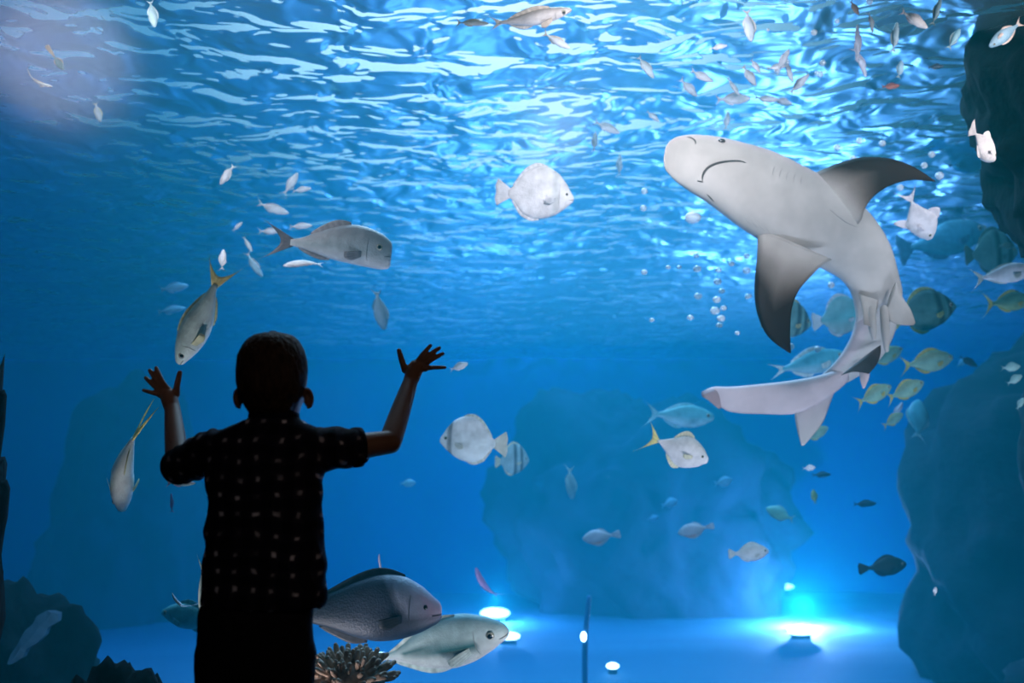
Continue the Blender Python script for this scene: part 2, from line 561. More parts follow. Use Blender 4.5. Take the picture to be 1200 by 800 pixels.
def fin(name, Lp, Tp, y0, y1, thick, m, parent, colf, org, ns=22, nc=12, root_sink=0, bow=0.0):
    """a tapering blade between a leading and a trailing outline, root to tip"""
    L_ = cat_rom([V((a, b, 0)) for a, b in Lp], 6); T_ = cat_rom([V((a, b, 0)) for a, b in Tp], 6)

    def at(c, s):
        x = s * (len(c) - 1); i = min(int(x), len(c) - 2); return c[i].lerp(c[i + 1], x - i)
    rings = []; cols = []
    for i in range(ns + 1):
        s = i / ns
        Y = y0 + (y1 - y0) * s + bow * math.sin(PI * s)
        l = at(L_, s); t = at(T_, s)
        pl = P(l.x, l.y, Y); pt = P(t.x, t.y, Y)
        th = thick * (1 - .85 * s)
        ring = []; cc = []
        for side in (1, -1):
            rng = range(nc + 1) if side == 1 else range(nc - 1, 0, -1)
            for k in rng:
                c = k / nc
                prof = (math.sin(PI * c ** .62)) ** .8 if 0 < c < 1 else 0.04
                p = pl.lerp(pt, c) - FW * (side * th * prof * .5)
                ring.append(p - org); cc.append(colf(s, c, side))
        rings.append(ring); cols.append(cc)
    mb = MB(); mb.loft(rings, cols)
    return mb.build(name, m, parent)


def mixc(a, b, t):
    t = max(0, min(1, t)); return tuple(a[q] * (1 - t) + b[q] * t for q in range(3))


tipc = (.022, .011, .008)


def pec_col(edge0):
    def f(s, c, side):
        if side < 0: return backc
        t = (s - .16) / .42 + (max(0, .40 - c) / .40) * min(1, .15 + s * 2.2)
        base = mixc(belly, (.30, .25, .21), min(1, s * 2.2) + edge0)
        return mixc(base, tipc, t)
    return f


fin('pectoral_fin', [(937, 208), (958, 201), (985, 190), (1012, 184), (1045, 186), (1072, 196), (1096, 212)],
    [(1000, 268), (1009, 258), (1013, 246), (1022, 232), (1040, 219), (1066, 211), (1096, 213)], 4.28, 4.15, .055, m_shark, shark, pec_col(0.12), SHO)
fin('pectoral_fin', [(888, 268), (887, 300), (884, 335), (886, 362), (895, 387), (908, 402), (926, 414)],
    [(975, 304), (962, 312), (948, 326), (935, 342), (928, 362), (926, 388), (927, 413)], 4.22, 4.10, .055, m_shark, shark, pec_col(0.0), SHO)
# tail
tailc = lambda s, c, side: mixc(pink, (.30, .22, .22), (s - .90) / .1) if side > 0 else mixc(pink, backc, .5)
fin('tail_fin', [(990, 430), (958, 440), (925, 446), (890, 450), (855, 453), (836, 453), (822, 459)],
    [(995, 446), (970, 466), (935, 484), (895, 485), (858, 483), (842, 475), (823, 465)], 4.72, 4.80, .06, m_shark, shark, tailc, SHO, bow=-.03)
fin('tail_fin_lower_lobe', [(935, 462), (931, 482), (934, 503), (939, 522)], [(982, 448), (973, 472), (963, 497), (942, 522)],
    4.745, 4.76, .035, m_shark, shark, lambda s, c, side: mixc(pink, belly, s), SHO)
fin('tail_tip_notch', [(838, 454), (828, 458), (822, 462)], [(850, 480), (846, 478), (842, 479)], 4.77, 4.76, .03, m_shark, shark,
    lambda s, c, side: (.32, .22, .22), SHO, ns=8, nc=6)
# pelvic fins, claspers, anal and second dorsal fin
pel = lambda s, c, side: mixc(belly, (.30, .25, .22), (s - .5) * 1.2)
fin('pelvic_fin', [(1050, 330), (1058, 348), (1067, 362), (1073, 378)], [(1035, 372), (1046, 378), (1058, 381), (1070, 381)], 4.36, 4.30, .035, m_shark, shark, pel, SHO)
fin('pelvic_fin', [(1006, 345), (1010, 362), (1012, 380)], [(1030, 352), (1026, 370), (1022, 383)], 4.38, 4.31, .03, m_shark, shark, pel, SHO)
for x0, y0, x1, y1 in ((1020, 362, 1024, 396), (1036, 362, 1039, 410)):
    mb = MB(); mb.chain([(P(x0, y0, 4.36) - SHO, .018), (P((x0 + x1) / 2, (y0 + y1) / 2, 4.33) - SHO, .020), (P(x1, y1, 4.34) - SHO, .010)], col=belly)
    mb.build('clasper', m_shark, shark)
fin('anal_fin', [(1032, 404), (1032, 414), (1028, 426), (1020, 436)], [(985, 440), (998, 436), (1008, 436), (1018, 438)], 4.56, 4.50, .03, m_shark, shark,
    lambda s, c, side: mixc((.06, .045, .04), tipc, s), SHO)
fin('second_dorsal_fin', [(1017, 425), (1019, 440), (1013, 455)], [(1006, 430), (1008, 445), (1011, 455)], 4.62, 4.60, .02, m_shark, shark, lambda s, c, side: pink, SHO)
# first dorsal fin on the far side of the back
mb = MB()
rings = []; cols = []
i0 = int(nn * .43)
axis = (cent[i0 + 6] - cent[i0]).normalized()
away = (cent[i0] - CAM).normalized(); away = (away - axis * away.dot(axis)).normalized(); lat = axis.cross(away)
for i in range(11):
    s = i / 10
    ring = []
    for k in range(16):
        a = 2 * PI * k / 16
        chord = .13 * (1 - s) ** .8 + .012
        ring.append(cent[i0] - SHO + away * (.06 + .26 * s) + axis * (.12 * s * s + .04 + math.cos(a) * chord) + lat * (math.sin(a) * .018 * (1 - .8 * s)))
    rings.append(ring); cols.append([backc] * 16)
mb.loft(rings, cols); mb.build('dorsal_fin', m_shark, shark)


def surf_line(name, pts, r, mtl=m_mouthline, lift=.0005):
    mb = MB()
    P_ = cat_rom([V((x, y, rr)) for (x, y), rr in zip(pts, r)], 5)
    ch = []
    for p in P_:
        loc, nrm = on_shark(p.x, p.y)
        ch.append((loc + nrm * lift - SHO, p.z))
    mb.chain(ch, n=8, sub=1)
    return mb.build(name, mtl, shark)


surf_line('mouth', [c1((266, 262)), c1((268, 240)), c1((284, 215)), c1((315, 198)), c1((360, 189)), c1((405, 188)), c1((428, 194))], [.0015, .0045, .0052, .0052, .0048, .004, .0015])
surf_line('mouth_corner', [c1((248, 262)), c1((258, 264)), c1((268, 266))], [.002, .003, .002])
surf_line('nostril', [c1((208, 98)), c1((225, 102)), c1((238, 112)), c1((240, 124))], [.0015, .0035, .0035, .0015])
surf_line('nostril', [c1((283, 312)), c1((296, 325)), c1((310, 340))], [.0012, .0028, .0012])
m_slit = noisy('gill_slit_skin', (.30, .29, .28), (.40, .38, .36), 20, .6)
for k in range(5):
    x = 480 + k * 26
    surf_line('gill_slit', [c1((x + 60, 205 + k * 9)), c1((x + 52, 222 + k * 9)), c1((x + 50, 240 + k * 9))], [.0008, .0016, .0008], m_slit)
    surf_line('gill_slit', [c1((x - 55, 395 + k * 12)), c1((x - 45, 412 + k * 12)), c1((x - 30, 425 + k * 12))], [.0008, .0016, .0008], m_slit)
surf_line('skin_fold', [c1((640, 510)), c1((680, 530)), c1((715, 552)), c1((742, 578))], [.0008, .0022, .0025, .001], m_slit)
surf_line('skin_fold', [c1((745, 370)), c1((775, 395)), c1((810, 420)), c1((850, 435))], [.0008, .0018, .002, .001], m_slit)
loc, nrm = on_shark(*c1((338, 112)))
mb = MB(); mb.ball(loc + nrm * -.002 - SHO, .0125, col=(.04, .03, .03), scale=(1.4, 1, .9)); mb.ball(loc + nrm * .0075 - SHO, .005, col=(.01, .01, .01))
mb.build('eye', m_eye, shark)
far = cent[int(nn * .2)] * 2 - loc
loc2, nrm2, _, _ = sb_bvh.find_nearest(P(790, 205, 4.25))
mb = MB(); mb.ball(loc2 - SHO, .0125, col=(.04, .03, .03)); mb.build('eye', m_eye, shark)

# ------------------------------------------------------------------ fish
m_fish = pigment('fish_skin', .5, .4, 26, .17, .3, 130)
m_fin = pigment('fish_fin', .5, .4, 40, .2, .2)

# outline fractions of body length: (t, top, bottom, half thickness), t 0 snout .. 1 tail root
SHAPES = {
    'bat': [(0, .015, .015, .005), (.04, .09, .07, .04), (.12, .22, .15, .07), (.25, .36, .25, .095), (.42, .44, .32, .10), (.6, .44, .34, .085), (.78, .32, .27, .055), (.9, .14, .13, .03), (1, .06, .06, .015)],
    'oval': [(0, .015, .015, .005), (.05, .08, .07, .05), (.15, .16, .15, .085), (.32, .23, .23, .105), (.5, .25, .25, .10), (.7, .18, .19, .075), (.87, .08, .09, .04), (1, .035, .035, .018)],
    'jack': [(0, .02, .02, .01), (.04, .10, .08, .05), (.14, .19, .15, .08), (.3, .27, .23, .10), (.48, .28, .26, .095), (.66, .20, .20, .075), (.82, .09, .10, .045), (.93, .035, .035, .022), (1, .03, .03, .014)],
    'deep': [(0, .02, .02, .01), (.04, .085, .075, .05), (.14, .18, .17, .08), (.28, .26, .25, .10), (.42, .305, .30, .10), (.55, .285, .29, .085), (.7, .18, .20, .06), (.85, .09, .10, .035), (.95, .035, .035, .02), (1, .03, .03, .014)],
    'slim': [(0, .012, .012, .008), (.05, .055, .05, .04), (.18, .10, .10, .075), (.38, .135, .14, .09), (.58, .125, .13, .08), (.78, .075, .08, .055), (.92, .035, .035, .028), (1, .028, .028, .014)],
    'eel': [(0, .012, .012, .008), (.06, .04, .04, .03), (.2, .065, .065, .045), (.45, .08, .08, .05), (.7, .06, .06, .04), (.9, .03, .03, .02), (1, .02, .02, .01)],
    'grouper': [(0, .03, .04, .03), (.05, .09, .09, .07), (.15, .17, .14, .105), (.3, .24, .185, .13), (.48, .25, .20, .13), (.66, .20, .17, .10), (.82, .13, .12, .065), (1, .08, .08, .03)],
    'permit': [(0, .09, .12, .04), (.03, .14, .155, .07), (.1, .19, .165, .10), (.25, .24, .155, .12), (.42, .25, .14, .12), (.6, .20, .115, .10), (.8, .11, .07, .06), (.93, .05, .04, .03), (1, .04, .035, .018)],
}


def prof(shape, t):
    s = SHAPES[shape]
    for i in range(len(s) - 1):
        if t <= s[i + 1][0] + 1e-9:
            a, b = s[i], s[i + 1]
            p0 = s[max(i - 1, 0)]; p3 = s[min(i + 2, len(s) - 1)]
            x = (t - a[0]) / (b[0] - a[0])
            if i == 0:
                q = math.sqrt(max(0, x))
                return [a[k] + (b[k] - a[k]) * q for k in (1, 2, 3)]
            r = []
            for k in (1, 2, 3):
                r.append(.5 * (2 * a[k] + (b[k] - p0[k]) * x + (2 * p0[k] - 5 * a[k] + 4 * b[k] - p3[k]) * x * x + (3 * a[k] - p0[k] - 3 * b[k] + p3[k]) * x ** 3))
            return r
    return list(s[-1][1:])


def plate(pts_in, pts_out, th, colf, n=14, nc=4):
    """thin fin between an inner and an outer 3D line"""
    I = cat_rom([V(p) for p in pts_in], 4); O = cat_rom([V(p) for p in pts_out], 4)

    def at(c, s):
        x = s * (len(c) - 1); i = min(int(x), len(c) - 2); return c[i].lerp(c[i + 1], x - i)
    mb = MB(); rings = []; cols = []
    for i in range(n + 1):
        s = i / n
        a = at(I, s); b = at(O, s)
        ring = []; cc = []
        for side in (1, -1):
            ks = range(nc + 1) if side > 0 else range(nc, -1, -1)
            for k in ks:
                c = k / nc
                p = a.lerp(b, c)
                t_ = th * (1 - .8 * c) * (.5 if i in (0, n) else 1)
                p = p + V((0, side * t_ * .5, 0))
                rib = .85 + .3 * (i % 2)
                q = colf(s, c)
                ring.append(p); cc.append((q[0] * rib, q[1] * rib, q[2] * rib))
        rings.append(ring); cols.append(cc)
    mb.loft(rings, cols)
    return mb


def fish(name, px, py, Y, lpx, ang, shape='oval', yaw=0, roll=0, col=None, finc=None, tailc=None, tail='fork', taillen=.26, tailspan=.22,
         bend=0.0, hscale=1.0, dorsal=(.30, .85, .07), anal=(.55, .85, .06), detail=2, label=None, group=None, cat='fish', sweep=.5, eye=.035, pect=True, wscale=1.0, filament=None, eyec=(.40, .38, .28)):
    """fish centred where (px, py) is seen Y metres off; lpx = body length as seen; ang = heading in the picture plane, yaw turns the head away"""
    a = math.radians(ang); yw = math.radians(yaw); rl = math.radians(roll)
    L_ = lpx / FPX * Y / max(.2, math.cos(yw))
    h0 = RT * math.cos(a) + UP * math.sin(a)
    h = h0 * math.cos(yw) + FW * math.sin(yw)
    d0 = -RT * math.sin(a) + UP * math.cos(a)
    if math.cos(a) < 0 and abs(ang) <= 180 and shape is not None:
        d0 = -d0
    side = h.cross(d0).normalized()
    d = d0 * math.cos(rl) + side * math.sin(rl)
    y_ = d.cross(h).normalized()
    R_ = Matrix((h, y_, d)).transposed()
    Y0 = Y
    while P(px, py, Y).z > TZ1 - .16: Y -= .02
    L_ *= Y / Y0
    c0 = P(px, py, Y)
    root = empty(name, c0, R_)
    col = col or (lambda t, v, s: (.6, .62, .62))
    finc = finc or (.6, .6, .6)
    tailc = tailc or finc

    def bp(x, y, z):          # bend sideways
        xx = x / L_
        return V((x, y + bend * L_ * (xx * xx * 2 - .12) * (1 if xx < 0 else .6), z))
    NR, NT = (20, 30) if detail >= 2 else (12, 14)
    rings = []; cols = []
    for i in range(NT + 1):
        t = (i / NT) ** 1.25
        tp, bt, w = prof(shape, t)
        tp *= hscale * L_; bt *= hscale * L_; w *= wscale * L_
        tp = max(tp, .002 * L_); bt = max(bt, .002 * L_); w = max(w, .002 * L_)
        x = (.5 - t) * L_
        ring = []; cc = []
        for k in range(NR):
            th = 2 * PI * k / NR
            cz, sy = math.cos(th), math.sin(th)
            z = (tp if cz > 0 else bt) * cz
            y = w * (abs(sy) ** .9) * (1 if sy > 0 else -1)
            ring.append(bp(x, y, z))
            cc.append(col(t, cz, sy))
        rings.append(ring); cols.append(cc)
    mb = MB(); mb.loft(rings, cols)
    body = mb.build('body', m_fish, root)
    # tail
    tl = taillen * L_; ts = tailspan * L_
    xr = -.47 * L_; r = prof(shape, .97); z1 = r[0] * hscale * L_; z0 = r[1] * hscale * L_
    tcf = lambda s, c: tailc if isinstance(tailc, tuple) else tailc(s, c)
    if tail == 'fork':
        inn = [bp(xr, 0, z1), bp(xr, 0, 0), bp(xr, 0, -z0)]
        outp = [bp(xr - tl, 0, ts), bp(xr - tl * .62, 0, ts * .62), bp(xr - tl * .34, 0, 0), bp(xr - tl * .62, 0, -ts * .62), bp(xr - tl, 0, -ts)]
    else:
        inn = [bp(xr, 0, z1), bp(xr, 0, 0), bp(xr, 0, -z0)]
        outp = [bp(xr - tl * .85, 0, ts), bp(xr - tl, 0, ts * .5), bp(xr - tl * .95, 0, 0), bp(xr - tl, 0, -ts * .5), bp(xr - tl * .85, 0, -ts)]
    pm = plate(inn, outp, .022 * L_, tcf, n=20 if detail >= 2 else 12)
    pm.build('tail_fin', m_fin, root)
    fc = lambda s, c: finc

    def edge(t, sgn):
        q = prof(shape, t); return (.5 - t) * L_, (q[0] if sgn > 0 else -q[1]) * hscale * L_
    if detail >= 1:
        for nm, spec, sgn in (('dorsal_fin', dorsal, 1), ('anal_fin', anal, -1)):
            if not spec: continue
            t0, t1, hh = spec
            inn = []; outp = []
            for i in range(7):
                t = t0 + (t1 - t0) * i / 6
                x, z = edge(t, sgn)
                prof_h = (1 - i / 6) ** .6 * math.sin(min(1, .15 + i / 3.2) * PI / 2) if True else 0
                inn.append(bp(x, 0, z * .93)); outp.append(bp(x - sweep * hh * L_ * prof_h - .02 * L_ * i / 6, 0, z + sgn * hh * L_ * (prof_h + .05)))
            plate(inn, outp, .02 * L_, fc).build(nm, m_fin, root)
    if detail >= 2:
        if lpx >= 72:
            for s_ in (1, -1):
                lm = MB(); ch = []
                for q in range(9):
                    a_ = -1.0 + 1.75 * q / 8
                    t = .215 + .035 * math.cos(a_)
                    tp, bt, w = prof(shape, t); z = math.sin(a_) * .8
                    zz = (tp if z > 0 else bt) * hscale * L_ * z
                    yy = w * wscale * L_ * math.sqrt(max(.02, 1 - z * z)) ** .9
                    ch.append((bp((.5 - t) * L_, s_ * yy * 1.0, zz), .0032 * L_ * (.3 + math.sin(PI * q / 8))))
                g_ = col(.22, 0, 1); lm.chain(ch, n=6, sub=2, col=tuple(v * .45 for v in g_)); lm.build('gill_cover', m_fish, root)
            ch = []
            for q in range(-4, 5):
                t = .006 + .0042 * q * q
                tp, bt, w = prof(shape, t)
                ch.append((bp((.5 - t) * L_ + .001 * L_, w * wscale * L_ * .98 * (1 if q > 0 else -1 if q < 0 else 0), -bt * hscale * L_ * .22), .0042 * L_))
            lm = MB(); lm.chain(ch, n=6, sub=2, col=tuple(v * .3 for v in col(.05, -.3, 1))); lm.build('mouth', m_fish, root)
        if filament:
            for sgn in (1, -1):
                x, z = edge(.42, sgn)
                mb = MB(); mb.chain([(bp(x, 0, z), .012 * L_), (bp(x - .12 * L_, 0, z * 1.25), .009 * L_), (bp(x - .3 * L_, 0, z * 1.35), .003 * L_)], n=6, col=finc)
                mb.build('fin_filament', m_fin, root)
        for s_ in (1, -1):
            q = prof(shape, .13); x = (.5 - .13) * L_
            ez = q[0] * .25 * hscale * L_
            ey = q[2] * wscale * L_ * .93
            mb = MB(); e = eye * L_
            mb.ball(bp(x, s_ * ey, ez), e, col=eyec, scale=(1, .45, 1)); mb.ball(bp(x, s_ * (ey + .28 * e), ez), e * .62, col=(.01, .01, .012), scale=(1, .45, 1))
            mb.build('eye', m_eye, root)
            if pect:
                q = prof(shape, .3); x = .2 * L_; w = q[2] * wscale * L_ * .96
                pm = plate([(x, 0, .03 * L_), (x, 0, -.03 * L_)], [(x - .17 * L_, 0, .0), (x - .16 * L_, 0, -.06 * L_), (x - .09 * L_, 0, -.08 * L_)], .01 * L_, fc, n=8)
                pm.v = [bp(v.x, v.y + s_ * (w + (x - v.x) * .35), v.z - .04 * L_) for v in pm.v]
                pm.build('pectoral_fin', m_fin, root)
    tag(root, label, cat, group)
    return root


# pigments -------------------------------------------------------------
def silver(top, bot, mid=None, k=.0):
    mid = mid or tuple((top[i] + bot[i]) / 2 for i in range(3))

    def f(t, v, s):
        return mixc(mid, top, v) if v > 0 else mixc(mid, bot, -v)
    return f


def barred(base, bar, at, wid=.04, top=None):
    def f(t, v, s):
        c = base if not top else mixc(base, top, max(0, v - .2) * 1.2)
        for a, w_ in at:
            d = abs(t - a) / w_
            if d < 1.3: c = mixc(bar, c, (d - .7) / .6)
        return c
    return f


white = (.82, .78, .76); yel = (.80, .62, .16); grey = (.36, .38, .40)
F = fish
F('batfish', 634, 230, 4.3, 80, -4, 'bat', yaw=12, col=barred(white, (.62, .62, .60), [(.30, .05)], top=None), finc=(.72, .70, .70), tail='fan', taillen=.22, tailspan=.2,
  hscale=1.0, eye=.025, dorsal=(.42, .92, .05), anal=(.5, .92, .05), label='pale round batfish swimming alone below the rippled surface')
F('trevally', 800, 528, 4.6, 62, -22, 'deep', yaw=-8, col=silver((.85, .80, .72), white, white), finc=(.80, .74, .50), tailc=(.85, .72, .25), tail='fork', taillen=.40, tailspan=.38, hscale=1.0, eye=.028,
  dorsal=(.38, .72, .10), anal=(.45, .75, .09), label='white trevally with a bright yellow forked tail below the shark tail')
F('permit', 400, 291, 3.9, 118, -6, 'permit', yaw=10, col=silver((.34, .34, .36), (.74, .74, .73), (.42, .50, .52)), finc=(.32, .32, .34), tailc=(.12, .12, .14), tail='fork', taillen=.36, tailspan=.22,
  dorsal=(.42, .8, .07), anal=(.6, .9, .05), label='large blunt headed grey fish above the child with dark forked tail')
m1 = F('fusilier', 231, 380, 3.5, 106, -117, 'slim', yaw=8, roll=-25, col=silver((.60, .74, .62), (.92, .92, .82), (.75, .85, .74)), finc=(.80, .76, .40), tailc=(.95, .72, .25), tail='fork', taillen=.36,
       tailspan=.22, hscale=1.2, wscale=1.5, dorsal=(.35, .85, .03), anal=(.55, .85, .03), label='slender pale fish diving head down just above the child\'s left hand')
F('fusilier', 145, 556, 3.5, 90, -101, 'slim', yaw=10, roll=60, col=silver((.50, .80, .80), (.88, .94, .88), (.68, .88, .86)), finc=(.80, .78, .45), tailc=(.95, .76, .20), tail='fork', taillen=.50,
  tailspan=.18, hscale=1.15, wscale=1.6, bend=-.16, dorsal=(.35, .85, .03), anal=(.55, .85, .03), label='slender pale fish diving head down with bent yellow tail below the raised hand')
F('batfish', 548, 518, 4.8, 66, 178, 'bat', yaw=14, col=barred((.66, .72, .70), (.22, .24, .24), [(.20, .045)], top=(.78, .78, .76)), finc=(.60, .62, .52), tail='fan', taillen=.24, tailspan=.22,
  hscale=1.0, dorsal=(.42, .92, .05), anal=(.5, .92, .05), label='pale round batfish with one dark cheek bar facing the child')
F('batfish', 603, 540, 6.2, 34, 0, 'bat', yaw=20, col=barred((.34, .52, .52), (.10, .16, .18), [(.28, .05), (.5, .05)]), finc=(.62, .60, .40), tail='fan', taillen=.2, tailspan=.2,
  hscale=1.25, label='small striped batfish right behind the tail of the pale batfish')
F('fusilier', 669, 568, 7.5, 34, -85, 'slim', yaw=10, roll=40, col=silver((.25, .45, .45), (.7, .75, .6)), finc=(.5, .6, .5), hscale=1.5, detail=1, label='tiny teal fish hanging head down in front of the dark rock')
F('mackerel', 446, 366, 5.5, 42, -82, 'slim', yaw=25, roll=30, col=silver((.16, .25, .30), (.70, .75, .76)), finc=(.35, .45, .5), hscale=1.5, detail=1, label='small grey and white fish pointing down under the large grey fish')
F('scad', 803, 487, 6.5, 70, -4, 'slim', yaw=10, col=silver((.12, .40, .42), (.55, .80, .80), (.15, .50, .55)), finc=(.25, .55, .6), tail='fork', taillen=.28, tailspan=.24, hscale=1.35,
  dorsal=(.35, .85, .04), label='teal scad behind the white trevally with yellow tail')
F('wrasse', 700, 629, 6.6, 34, 192, 'oval', yaw=20, col=lambda t, v, s: mixc((.40, .42, .44), (.75, .35, .25), (v - .55) * 3) if .25 < t < .6 else (.42, .45, .46), finc=(.4, .45, .48), hscale=.95, detail=1,
  tail='fan', taillen=.3, tailspan=.14, label='small grey fish with orange back left of the dark rock center')
F('wrasse', 811, 621, 6.4, 32, 196, 'oval', yaw=20, col=lambda t, v, s: mixc((.40, .42, .44), (.75, .35, .25), (v - .55) * 3) if .25 < t < .6 else (.42, .45, .46), finc=(.4, .45, .48), hscale=.95, detail=1,
  tail='fan', taillen=.3, tailspan=.12, label='small grey fish with orange back nearer the plain white oval fish')
F('rabbitfish', 881, 647, 5.6, 40, 3, 'oval', yaw=5, col=silver((.60, .58, .50), (.72, .72, .68), (.62, .62, .58)), finc=(.55, .55, .48), hscale=1.0, detail=2, tail='fan', taillen=.22, tailspan=.15,
  label='small white oval fish low above the glowing light pool')
F('surgeonfish', 1040, 663, 6.5, 44, 6, 'oval', col=silver((.01, .012, .015), (.03, .035, .04)), finc=(.015, .015, .02), hscale=1.0, detail=2, tail='fan', taillen=.3, tailspan=.16,
  label='small black fish above the bright band on the tank floor')
F('grouper', 440, 716, 3.75, 150, -2, 'grouper', yaw=6, roll=-8,
  col=lambda t, v, s: mixc(mixc((.66, .42, .56), (.50, .52, .64), t * 5 + noise.noise(V((t * 14, v * 3, s * 3)))), mixc((.05, .07, .11), (.02, .03, .05), (t - .4) * 2), (t - .23) * 8 - v * .8 + 1.1 * noise.noise(V((t * 11, v * 2.5, s * 2 + 4))) if v > -.25 else 1.0 if v < -.6 else .6 + t),
  finc=(.05, .055, .07), tail='fan', taillen=.2, tailspan=.19, hscale=1.10, dorsal=(.28, .92, .06), anal=(.55, .9, .06), sweep=.3, eye=.020, eyec=(.06, .05, .06), label='big dark grouper with paler pinkish head resting near the window bottom')
F('trevally', 520, 755, 4.1, 152, 14, 'jack', yaw=-6, roll=16, col=lambda t, v, s: mixc(silver((.40, .62, .60), (.74, .74, .66), (.58, .68, .62))(t, v, s), (.01, .13, .13), 1.35 - abs(v - .10 - .6 * (t - .5)) * 3.6) if .25 < t < .8 else silver((.42, .62, .60), (.72, .72, .66), (.58, .66, .62))(t, v, s),
  finc=(.55, .66, .58), tail='fork', taillen=.2, tailspan=.12, hscale=.78, dorsal=(.35, .9, .03), anal=(.5, .9, .06), label='large pale green silver fish with a teal stripe below the grouper')
F('batfish', 240, 700, 3.3, 66, -86, 'slim', roll=50, col=silver((.35, .60, .60), (.72, .80, .68)), finc=(.5, .7, .6), hscale=1.5, detail=1, dorsal=None, label='pale fish partly hidden behind the child\'s trousers')
F('parrotfish', 222, 722, 4.6, 74, 180, 'oval', yaw=25, col=silver((.10, .38, .40), (.10, .42, .48), (.08, .40, .45)), finc=(.12, .40, .45), hscale=.72, label='blunt teal fish low beside the child\'s hip')
F('cleaner_wrasse', 211, 706, 3.6, 28, 145, 'eel', col=silver((.7, .75, .85), (.8, .8, .9)), finc=(.8, .8, .9), hscale=.9, wscale=1.2, bend=.6, roll=90, detail=1, tail='fan', taillen=.15, tailspan=.05, label='thin white curved fish beside the child\'s hip')
F('spadefish', 1154, 172, 3.7, 46, -38, 'deep', yaw=30, roll=-20, col=silver(white, white, (.85, .80, .78)), finc=white, tail='fan', taillen=.25, tailspan=.25, hscale=1.05, dorsal=(.4, .7, .12), anal=(.5, .75, .10),
  label='bright white fish high in the dark rock corner')
F('spadefish', 1079, 258, 4.4, 54, -55, 'deep', yaw=20, roll=30, col=silver((.78, .74, .76), (.85, .80, .80)), finc=(.82, .76, .78), tail='fork', taillen=.45, tailspan=.28, hscale=1.0, dorsal=(.38, .65, .16), anal=(.42, .62, .26), sweep=.9,
  label='white fish with pointed fins right beside the shark pectoral fin')
F('parrotfish', 1112, 279, 6.8, 98, 14, 'oval', yaw=5, col=lambda t, v, s: mixc((.70, .62, .50), silver((.10, .36, .50), (.08, .42, .50), (.10, .40, .55))(t, v, s), t * 14 - .3), finc=(.10, .30, .45), hscale=.85, tail='fan', taillen=.2, tailspan=.2,
  label='teal blue parrotfish with pale snout behind the white spadefish')
dk = (.035, .05, .05); gr = (.13, .30, .26); gr2 = (.34, .50, .30)
F('batfish', 1166, 297, 6.2, 62, 4, 'bat', yaw=15, col=barred((.13, .28, .26), dk, [(.22, .06), (.48, .05)]), finc=(.10, .18, .16), hscale=1.0, tail='fan', taillen=.2, tailspan=.2,
  label='dark striped batfish just above the white fish at the frame edge')
F('trevally', 1182, 320, 4.9, 62, 10, 'slim', yaw=-5, col=silver((.70, .72, .78), (.84, .84, .85)), finc=(.55, .60, .55), tail='fork', taillen=.30, tailspan=.26, hscale=1.35, dorsal=(.4, .9, .03), anal=(.55, .9, .03),
  label='white slender fish leaving the frame below the striped batfish')
F('batfish', 1088, 366, 5.6, 74, 12, 'bat', yaw=12, col=barred((.12, .27, .25), dk, [(.16, .035), (.34, .05)], top=(.10, .20, .20)), finc=(.50, .50, .18), hscale=.80, tail='fan', taillen=.22, tailspan=.18,
  label='big dark green striped batfish behind the shark pelvic fin')
F('snapper', 1186, 353, 5.3, 52, 6, 'oval', yaw=10, col=silver((.08, .20, .14), (.36, .48, .20), (.14, .34, .24)), finc=(.55, .50, .14), hscale=.85, tail='fork', taillen=.35, tailspan=.35, label='green and yellow snapper under the slender white fish')
F('batfish', 926, 377, 5.4, 56, -6, 'bat', yaw=20, col=barred((.16, .34, .34), (.05, .10, .12), [(.18, .05), (.36, .05)]), finc=(.50, .48, .26), hscale=.95, tail='fan', taillen=.22, tailspan=.18,
  label='striped batfish half hidden behind the downward shark fin')
F('batfish', 988, 372, 5.6, 56, 8, 'bat', yaw=10, col=silver((.20, .45, .48), (.40, .55, .55), (.12, .42, .46)), finc=(.50, .60, .66), hscale=1.02, tail='fan', taillen=.24, tailspan=.20,
  label='plain teal batfish framed in the loop of the shark body')
F('scad', 955, 424, 6.0, 80, 12, 'slim', yaw=5, col=silver((.10, .38, .45), (.50, .72, .74), (.10, .46, .55)), finc=(.70, .76, .70), tail='fork', taillen=.25, tailspan=.12, hscale=1.25,
  label='long teal scad behind the curled shark tail')
sg = silver((.22, .30, .16), (.32, .52, .36), (.22, .42, .34))
gs = 'yellow green snappers schooling behind the shark tail'
for (x, y, Y, l, an, lb) in ((1091, 423, 5.4, 58, 8, 'largest yellow green snapper of the school by the shark tail'),
                             (1064, 456, 5.3, 44, 22, 'yellow green snapper directly under the largest snapper of the school'),
                             (1027, 461, 5.2, 42, 24, 'yellow green snapper right below the small dark shark fin'),
                             (1040, 416, 5.9, 42, 22, 'yellow green snapper overlapped by the shark tail stock and claspers'),
                             (1048, 491, 5.8, 26, 30, 'smallest yellow green snapper at the bottom of the school'),
                             (958, 507, 5.8, 30, 25, 'yellow green snapper peeking out behind the lower shark tail lobe')):
    F('snapper', x, y, Y, l, an, 'oval', yaw=12, col=sg, finc=(.46, .44, .14), hscale=.85, tail='fork', taillen=.28, tailspan=.24, label=lb, group=gs, detail=2 if l > 40 else 1)
F('rabbitfish', 1076, 488, 6.6, 40, 75, 'oval', yaw=30, col=silver((.06, .30, .36), (.12, .38, .42)), finc=(.20, .42, .46), hscale=1.1, detail=1, label='dim teal fish at the lower edge of the snapper school')
F('snapper', 1052, 481, 5.9, 22, 60, 'slim', col=silver((.7, .72, .8), (.75, .75, .8)), finc=(.7, .7, .75), detail=1, label='tiny white fish among the yellow green snappers')
